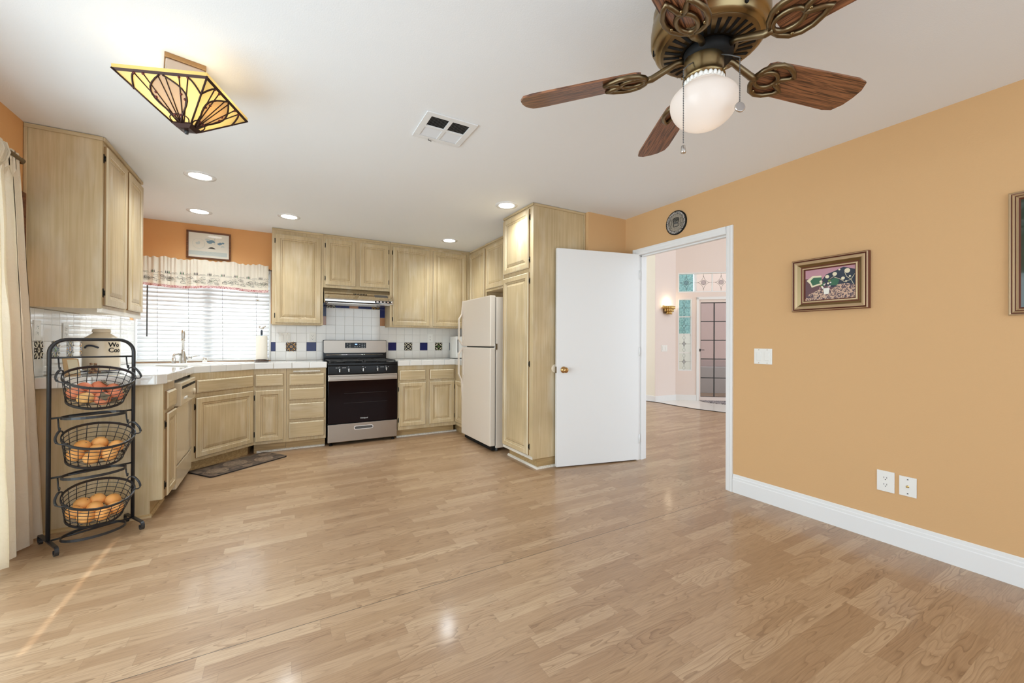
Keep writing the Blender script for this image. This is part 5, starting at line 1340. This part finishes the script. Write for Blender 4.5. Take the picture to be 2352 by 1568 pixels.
# ceiling fan
FXc, FYc, FZ = 1.257, .866, 2.102
t = thing('ceiling_fan', 'brass ceiling fan with five dark oak blades and a frosted globe light', 'ceiling fan', (FXc, FYc, H))
ff_ = F((FXc, FYc, 0), (1, 0, 0), (0, 1, 0), UP)
m = MB(); m.lathe([(.075, H - .001), (.10, H - .004), (.105, H - .03), (.095, H - .06), (.09, H - .075)], 'brass', 40, ff_); m.build('ceiling_canopy', t)
m = MB(); m.lathe([(.09, 2.365), (.13, 2.352), (.166, 2.325), (.176, 2.300), (.174, 2.275), (.170, 2.268), (.180, 2.262), (.184, 2.235), (.184, 2.200), (.178, 2.190), (.174, 2.188), (.172, 2.172), (.163, 2.163), (.152, 2.160)], 'brass', 56, ff_, cap0=True, cap1=False); hs = m.build('motor_housing', t)
m = MB(); m.lathe([(.153, 2.1595), (.150, 2.156), (.082, 2.146), (.078, 2.150)], 'brassdk', 56, ff_, cap0=False, cap1=False); m.build('slotted_ring', hs)
m = MB()
for k in range(30):
    a = 2 * PI * k / 30; cf_ = F((FXc, FYc, 0), (math.cos(a), math.sin(a), 0), (-math.sin(a), math.cos(a), 0), UP)
    m.add([cf_.p(.090, -.0045, 2.1460), cf_.p(.142, -.0062, 2.1538), cf_.p(.142, .0062, 2.1538), cf_.p(.090, .0045, 2.1460)], [(0, 1, 2, 3)], 'slot')
m.build('vent_slot', hs)
m = MB()
for k in range(6):
    a = 2 * PI * k / 6 + .2; cf_ = F((FXc + .1765 * math.cos(a), FYc + .1765 * math.sin(a), 2.186), (-math.sin(a), math.cos(a), 0), UP, (math.cos(a), math.sin(a), 0))
    m.fprism(cf_.at(-.006, -.014, 0), rrect(.010, .026, .0045), -.010, .0006, 'slot')
m.build('side_slot', hs)
m = MB(); m.lathe([(.078, 2.150), (.076, 2.118), (.030, 2.112)], 'slot', 32, ff_); m.build('flywheel', t)
ff_ = F((FXc - .015 * .868, FYc + .015 * .497, 0), (1, 0, 0), (0, 1, 0), UP)
m = MB(); m.lathe([(.030, 2.135), (.060, 2.128), (.062, 2.120), (.062, 2.078), (.059, 2.068), (.066, 2.058), (.067, 2.052), (.058, 2.048)], 'brass', 40, ff_); fit = m.build('switch_housing', t)
m = MB()
for a in (.6, 2.7, 4.8): m.tube([ff_.p(.064 * math.cos(a), .064 * math.sin(a), 2.054), ff_.p(.078 * math.cos(a), .078 * math.sin(a), 2.053)], .004, 'brass', 8)
m.build('thumb_screw', fit)
m = MB(); m.lathe([(.058, 2.050), (.060, 2.043), (.058, 2.036)], 'plastic', 40, ff_, cap0=False, cap1=False)
for k in range(26):
    a = 2 * PI * k / 26; m.ball((.060 * math.cos(a), .060 * math.sin(a), 2.043), .0065, .0065, .008, 'plastic', 8, 6, ff_)
m.build('braided_collar', t)
m = MB(); prg = [(.056, 2.038)] + [(.107 * math.sin(th), 1.978 + (.058 if th < PI / 2 else .092) * math.cos(th)) for th in [.62 + (PI - .62) * i / 22 for i in range(23)]]
prg[-1] = (.001, prg[-1][1]); m.lathe(prg, 'globe', 48, ff_, cap0=False, cap1=False); m.build('globe', t, recalc=True)
l = bpy.data.lights.new('fan_bulb_light', 'POINT'); l.energy = .09; l.shadow_soft_size = .028; l.color = (1, .86, .70)
o = bpy.data.objects.new('fan_bulb_light', l); C.objects.link(o); o.location = (FXc - .013, FYc + .0075, 1.940)
# blades: one blade with its iron, copied five times round the hub
pt_ = math.radians(13)
def bl(r, w_, n=0.0): return Vector((r, w_ * math.cos(pt_) + n * math.sin(pt_), -w_ * math.sin(pt_) + n * math.cos(pt_)))
outline = [(.215, -.050), (.235, -.060), (.30, -.064), (.60, -.073), (.640, -.066), (.660, -.035), (.664, .0), (.660, .035), (.640, .066), (.60, .073), (.30, .064), (.235, .060), (.215, .050)]
outline = [(r, -w_) for r, w_ in outline]
vsb = [bl(r, w_, 0) for r, w_ in outline] + [bl(r, w_, .007) for r, w_ in outline]; nb = len(outline)
irons = []
angs = [math.radians(129.8 - 72 * k) for k in range(5)]
for k, a in enumerate(angs):
    if k == 0:
        m = MB(); m.add(vsb, [tuple(range(nb)), tuple(range(2 * nb - 1, nb - 1, -1))] + [(i, (i + 1) % nb, nb + (i + 1) % nb, nb + i) for i in range(nb)], 'bladew')
        WL['fan_tmp'] = (0, 0, 0)
        blade = m.build('fan_blade', base=(0, 0, 0))
        m = MB()
        m.tube([(.068, 0, .032), (.10, 0, .030), (.14, 0, .012), (.18, 0, -.006), (.205, 0, -.008)], [.010, .010, .011, .012, .010], 'brassdk', 10)
        def lpth(pts): return [bl(r, w_, -.006) for r, w_ in pts]
        for sg in (1, -1):
            ctrl = [(.195, 0), (.205, sg * .030), (.225, sg * .052), (.255, sg * .062), (.285, sg * .060), (.318, sg * .046), (.340, sg * .030), (.322, sg * .022), (.300, sg * .012), (.285, sg * .002)]
            m.tube(lpth(ctrl), .0088, 'brassdk', 10)
        m.tube(lpth([(.245 + .042 * math.cos(c), .030 * math.sin(c)) for c in [2 * PI * i / 20 for i in range(20)]]), .0080, 'brassdk', 10, True)
        for (r, w_) in ((.235, .048), (.235, -.048), (.30, 0.0)): m.ball(tuple(bl(r, w_, -.009)), .006, .006, .005, 'brass', 8, 6)
        iron = m.build('blade_iron', base=(0, 0, 0)); bo, io = blade, iron
    else:
        bo, io = blade.copy(), iron.copy(); C.objects.link(bo); C.objects.link(io)
    for ob in (bo, io): ob.parent = t; ob.location = (0, 0, FZ - H); ob.rotation_euler = (0, 0, a)
m = MB()
def chain(x, y, z0, z1, fob):
    m_ = MB(); n = int((z0 - z1) / .0055); gx, gy = FXc - .013, FYc + .0075; L_ = math.hypot(x - gx, y - gy); hx_, hy_ = gx + (x - gx) / L_ * .060, gy + (y - gy) / L_ * .060
    m_.tube([(hx_, hy_, z0 + .045), (hx_ * .5 + x * .5, hy_ * .5 + y * .5, z0 + .025), (x, y, z0)], .0019, 'gasket', 6)
    for i in range(n): m_.ball((x, y, z0 - i * .0055), .0021, .0021, .0024, 'gasket', 6, 4)
    if fob == 'cyl': m_.lathe([(.002, z1), (.006, z1 - .002), (.0085, z1 - .022), (.007, z1 - .026), (.001, z1 - .027)], 'nickel', 12, F((x, y, 0), (1, 0, 0), (0, 1, 0), UP))
    else: m_.lathe([(.014, -.004), (.016, -.002), (.016, .002), (.014, .004)], 'nickel', 20, F((x, y, z1 - .014), (.868, -.497, 0), UP, (-.497, -.868, 0)))
    m_.build('pull_chain', t)
rr_ = Vector((.868, -.497, 0))
chain(FXc - .110 * .868 - .064 * .4977, FYc + .110 * .497 - .064 * .868, 2.045, 1.800, 'cyl'); chain(FXc + .052 * .868 - .100 * .4977, FYc - .052 * .497 - .100 * .868, 2.06, 1.917, 'disc')

# ================================================================== RACK, BASKETS, FRUIT
RO = Vector((-1.100, 3.210, 0)); ru = Vector((.857, .515, 0)).normalized(); rv = Vector((-ru.y, ru.x, 0)); RWd = .358
def rk(u, v, z): return RO + ru * u + rv * v + Vector((0, 0, z))
t = thing('basket_rack', 'black metal arched three tier basket stand beside the curtain', 'rack', tuple(rk(.18, 0, 0)))
m = MB(); rc = .075; ar = [rk(0, 0, .055), rk(0, 0, 1.168 - rc)] + [rk(rc - rc * math.cos(q_), 0, 1.168 - rc + rc * math.sin(q_)) for q_ in [PI / 2 * i / 8 for i in range(1, 9)]] + [rk(RWd - rc + rc * math.sin(q_), 0, 1.168 - rc + rc * math.cos(q_)) for q_ in [PI / 2 * i / 8 for i in range(0, 9)]] + [rk(RWd, 0, .055)]
m.tube(ar, .0098, 'rack', 10); m.build('arch_frame', t)
for u in (0, RWd):
    m = MB(); pts = []
    for s_ in (1, -1):
        fl0 = .088 if (u > 0 and s_ > 0) else .132
        e = [rk(u, s_ * (fl0 + .022 * math.sin(q_)), .036 + .022 * math.cos(q_)) for q_ in [PI * i / 8 for i in range(9)]]
        e2 = [rk(u, s_ * (fl0 - .014 * math.sin(q_)), .026 - .012 * math.cos(q_) + .0) for q_ in [PI * i / 6 * .75 for i in range(7)]]
        pts.append([rk(u, 0, .058), rk(u, s_ * .06, .058)] + e + e2[1:])
    for p_ in pts: m.strap(p_, ru, .016, .009, 'rack')
    m.build('foot', t)
for z in (1.066, .730, .400, .056):
    m = MB(); m.tube([rk(0, 0, z), rk(RWd, 0, z)], .0052, 'rack', 8); m.build('crossbar', t)
def smooth(pts, n=5):
    out = []; P_ = [pts[0]] + list(pts) + [pts[-1]]
    for i in range(1, len(P_) - 2):
        p0, p1, p2, p3 = P_[i - 1:i + 3]
        for k in range(n):
            u = k / n
            out.append(.5 * ((2 * p1) + (p2 - p0) * u + (2 * p0 - 5 * p1 + 4 * p2 - p3) * u * u + (3 * p1 - p0 - 3 * p2 + p3) * u ** 3))
    return out + [pts[-1]]


BT = math.radians(27); bc, bs = math.cos(BT), math.sin(BT)
ZB = [.950, .615, .280]
for i, z in enumerate((.730, .400, .062)):
    m = MB(); m.strap([rk(.165 + .135 * math.cos(q_), -.075 + .098 * math.sin(q_), z + .004) for q_ in [2 * PI * j / 40 for j in range(40)]], UP, .014, .004, 'rack', True); m.build('support_ring', t)
for z in (1.066, .730, .400):
    m = MB()
    for u in (.035, RWd - .035): m.tube([rk(u, 0, z), rk(u, -.012, z - .05), rk(u, -.026, z - .072), rk(u, -.034, z - .066), rk(u, -.036, z - .052)], .0036, 'rack', 8)
    m.build('hanging_hook', t)
BL_ = ['top basket on the black stand, wire oval holding reddish persimmons', 'middle basket on the black stand, wire oval holding oranges', 'bottom basket on the black stand, wire oval piled highest with oranges']


def bfr(i):
    return F(rk(.182, -.088, ZB[i]), ru, rv * bc + Vector((0, 0, 1)) * bs, Vector((0, 0, 1)) * bc - rv * bs)


AB, BB, HB = .154, .126, .148
proto = None
for i in range(3):
    f = bfr(i); base = f.p(0, 0, -HB)
    if proto is None:
        t = thing('wire_basket', BL_[i], 'basket', tuple(base), 'wire baskets on the black stand')
        def ell(k, n_, seg=48): return [f.p(AB * k * math.cos(q_), BB * k * math.sin(q_), n_) for q_ in [2 * PI * j / seg for j in range(seg)]]
        kb = .80
        def kk(n_): return 1 + (kb - 1) * (-n_ / HB)
        MB().strap(ell(1.0, 0), f.n, .014, .005, 'rack', True).build('rim_band', t)
        MB().strap(ell(kb, -HB), f.n, .014, .005, 'rack', True).build('base_band', t)
        m = MB()
        for n_ in (-.028, -.056, -.084, -.112): m.tube(ell(kk(n_), n_), .0019, 'rack', 5, True)
        for j in range(20):
            q_ = 2 * PI * (j + .5) / 20; m.tube([f.p(AB * 1.005 * math.cos(q_), BB * 1.005 * math.sin(q_), .009), f.p(AB * kb * math.cos(q_), BB * kb * math.sin(q_), -HB)], .0019, 'rack', 5)
        for b in (-.06, -.03, 0, .03, .06):
            ext = AB * kb * math.sqrt(1 - (b / (BB * kb)) ** 2); m.tube([f.p(-ext, b, -HB + .003), f.p(ext, b, -HB + .003)], .0019, 'rack', 5)
        for a in (-.08, -.04, 0, .04, .08):
            ext = BB * kb * math.sqrt(1 - (a / (AB * kb)) ** 2); m.tube([f.p(a, -ext, -HB + .001), f.p(a, ext, -HB + .001)], .0019, 'rack', 5)
        m.build('wire_mesh', t)
        for s_ in (-1, 1):
            m = MB(); hp = [f.p(s_ * .136, .052, 0), f.p(s_ * .142, .056, .022), f.p(s_ * .160, .040, .030), f.p(s_ * .176, .010, .014), f.p(s_ * .176, -.022, .004), f.p(s_ * .160, -.044, .006), f.p(s_ * .142, -.046, .010), f.p(s_ * .138, -.044, 0)]
            hp = smooth(hp); m.tube(hp, .0038, 'rack', 8); m.tube(hp[8:21], .0060, 'rack', 8); m.build('handle', t)
        proto = t; b0 = Vector(base)
    else:
        t = copy_tree(proto); t.location = base; t['label'] = BL_[i]
# fruit
FR = .0385


def settle(pos, r):
    q_ = [Vector((a, b, -HB + .005 + r + ly * .050)) for a, b, ly in pos]
    for it in range(900):
        for i in range(len(q_)):
            for j in range(i):
                d = q_[i] - q_[j]; L = d.length
                if L < 2 * r * .985:
                    d = d / max(L, 1e-6) * (2 * r * .985 - L) * .5; q_[i] += d; q_[j] -= d
        for v in q_:
            k = .80 + .20 * (v.z + HB) / HB
            ax, ay = AB * k - r - .004, BB * k - r - .004
            e = math.sqrt((v.x / ax) ** 2 + (v.y / ay) ** 2)
            if e > 1: v.x /= e; v.y /= e
            v.z = max(v.z - .0022, -HB + .005 + r)
    return q_


def place_fruit(i, v):
    f = bfr(i); return f.p(v.x, v.y, v.z), f


og = None
POS2 = [(-.060, .052, 0, 'back left'), (.030, .060, 0, 'back right'), (-.082, -.014, 0, 'far left'), (-.030, -.058, 0, 'front left'), (.046, -.056, 0, 'front right'), (.086, .008, 0, 'far right'), (.002, .000, 0.15, 'middle')]
POS3 = [(-.066, .050, .3, 'back left'), (.006, .062, .3, 'back middle'), (.080, .044, .1, 'back right'), (-.084, -.014, .02, 'lower left'), (-.030, -.060, 0, 'front left'), (.046, -.058, .05, 'front right'), (.084, -.010, .05, 'lower right'), (-.004, .000, .8, 'topmost middle')]
for (i, P_, nm) in ((1, POS2, 'middle basket'), (2, POS3, 'bottom basket')):
    for (a, b, ly, w_), v_ in zip(P_, settle([p[:3] for p in P_], FR)):
        p_, f = place_fruit(i, v_)
        if og is None:
            m = MB(); m.ball((0, 0, 0), FR, FR, FR * .97, 'orangefruit', 24, 16, None, .07); m.lathe([(.0001, FR * .925), (.0028, FR * .93), (.0030, FR * .90)], 'calyx', 8); og = m.build('orange', base=(0, 0, 0)); o = og
        else: o = og.copy(); C.objects.link(o)
        o.location = p_; o.rotation_euler = (rnd.uniform(-.9, .9), rnd.uniform(-.9, .9), rnd.uniform(0, 6)); s_ = rnd.uniform(.95, 1.0); o.scale = (s_, s_, s_)
        tag(o, f'orange at the {w_} of the {nm} on the stand', 'orange', 'oranges in the ' + nm)
POS1 = [(-.090, .000, 0, 'far left', 0), (-.050, .050, .15, 'back left', 0), (-.050, -.052, 0, 'front left, yellowest', 1), (.012, -.060, .10, 'front middle with calyx facing out', 0), (.004, .006, .25, 'centre', 0), (.030, .062, .3, 'back right with calyx on top', 0), (.062, -.040, .0, 'front right', 0), (.088, .012, .20, 'far right with calyx on top', 0)]
for (a, b, ly, w_, yl), v_ in zip(POS1, settle([p[:3] for p in POS1], .0385)):
    p_, f = place_fruit(0, v_)
    t = thing('persimmon', f'persimmon at the {w_} in the top basket', 'persimmon', tuple(p_), 'persimmons in the top basket')
    ff2 = F(p_, (1, 0, 0), (0, 1, 0), UP); m = MB(); m.ball((0, 0, 0), .038, .038, .033, 'persimmony' if yl else 'persimmon', 24, 14, ff2, .10); m.build('flesh', t)
    m = MB()
    for k in range(4):
        c = k * PI / 2 + .3; cs, sn = math.cos(c), math.sin(c)
        m.add([ff2.p(0, 0, .033), ff2.p(.012 * cs - .012 * sn, .012 * sn + .012 * cs, .034), ff2.p(.031 * cs, .031 * sn, .036), ff2.p(.012 * cs + .012 * sn, .012 * sn - .012 * cs, .034)], [(0, 1, 2, 3)], 'calyx')
    m.tube([ff2.p(0, 0, .030), ff2.p(.002, 0, .042)], .003, 'calyx', 6); m.build('calyx', t)
    if 'facing out' in w_: t.rotation_euler = (1.15, .1, .45)
    elif 'on top' in w_: t.rotation_euler = (.75, -.1, rnd.uniform(0, 3))
    else: t.rotation_euler = (rnd.uniform(2.2, 3.4), rnd.uniform(-.5, .5), rnd.uniform(0, 6))

# ================================================================== RUG AND HALL THINGS
t = thing('kitchen_mat', 'brown medallion patterned mat on the floor by the diagonal sink cabinet', 'mat', (-.3, 4.63, .001))
C1 = Vector((-.496, 4.262, .001)); rx = Vector((.58, .434, 0)).normalized(); ry = Vector((-rx.y, rx.x, 0))
mf = F(C1, rx, ry, UP); ML, MW = .724, .352
MB().fprism(mf, rrect(ML, MW, .035), 0, .0085, 'rugedge').build('backing', t)
MB().fprism(mf.at(.006, .006, 0), rrect(ML - .012, MW - .012, .030), .0085, .0092, 'rug').build('pile', t)
m = MB()
for (a, b, r_) in ((.13, .13, .085), (.34, .22, .10), (.55, .12, .085), (.66, .26, .06), (.34, .05, .04)):
    m.fprism(mf, [(min(ML - .01, a + r_ * math.cos(c)), min(MW - .01, max(.01, b + r_ * math.sin(c)))) for c in [2 * PI * i / 28 for i in range(28)]], .0090, .0096, 'rugring')
    for r__ in (r_, r_ * .66): m.tube([mf.p(min(ML - .01, a + r__ * math.cos(c)), min(MW - .01, max(.01, b + r__ * math.sin(c))), .0096) for c in [2 * PI * i / 28 for i in range(28)]], .0016, 'rug', 4, True)
m.build('medallion', t)
m = MB(); dm = F(ff.p(.93, 0, .002), d0, n0, UP)
m.fprism(dm.at(0, 0, .004), [(.47 * math.cos(q_), .02 + .46 * math.sin(q_)) for q_ in [PI * i / 24 for i in range(25)]], 0, .010, 'doormat')
tag(m.build('door_mat'), 'half round scrolled mat inside the front door', 'mat')
t = thing('wall_sconce', 'stepped brass wall sconce glowing on the blush hall wall', 'sconce', (6.78, FY, 1.74))
sf = F((6.60, FY, 1.74), (1, 0, 0), UP, (0, -1, 0))
for (a, b, z0, z1) in ((.0, .36, .11, .172), (.05, .31, .055, .112), (.10, .26, 0, .058)):
    m = MB(); n = 9 if b - a > .3 else (7 if b - a > .2 else 5); wd = (b - a) / n
    for k in range(n): m.lathe([(wd * .5, z0), (wd * .5, z1)], 'brassbr', 10, F(sf.p(a + wd * (k + .5), 0, .05 + .04 * math.sin(PI * (k + .5) / n)), (1, 0, 0), (0, -1, 0), UP))
    m.build('tier', t)
MB().obox(sf.at(.08, .02, 0), .20, .14, .05, 'brassdk').build('back_box', t)
l = bpy.data.lights.new('sconce_light', 'POINT'); l.energy = 2.4; l.shadow_soft_size = .03; l.color = (1, .85, .6)
o = bpy.data.objects.new('sconce_light', l); C.objects.link(o); o.location = sf.p(.18, .21, .06)
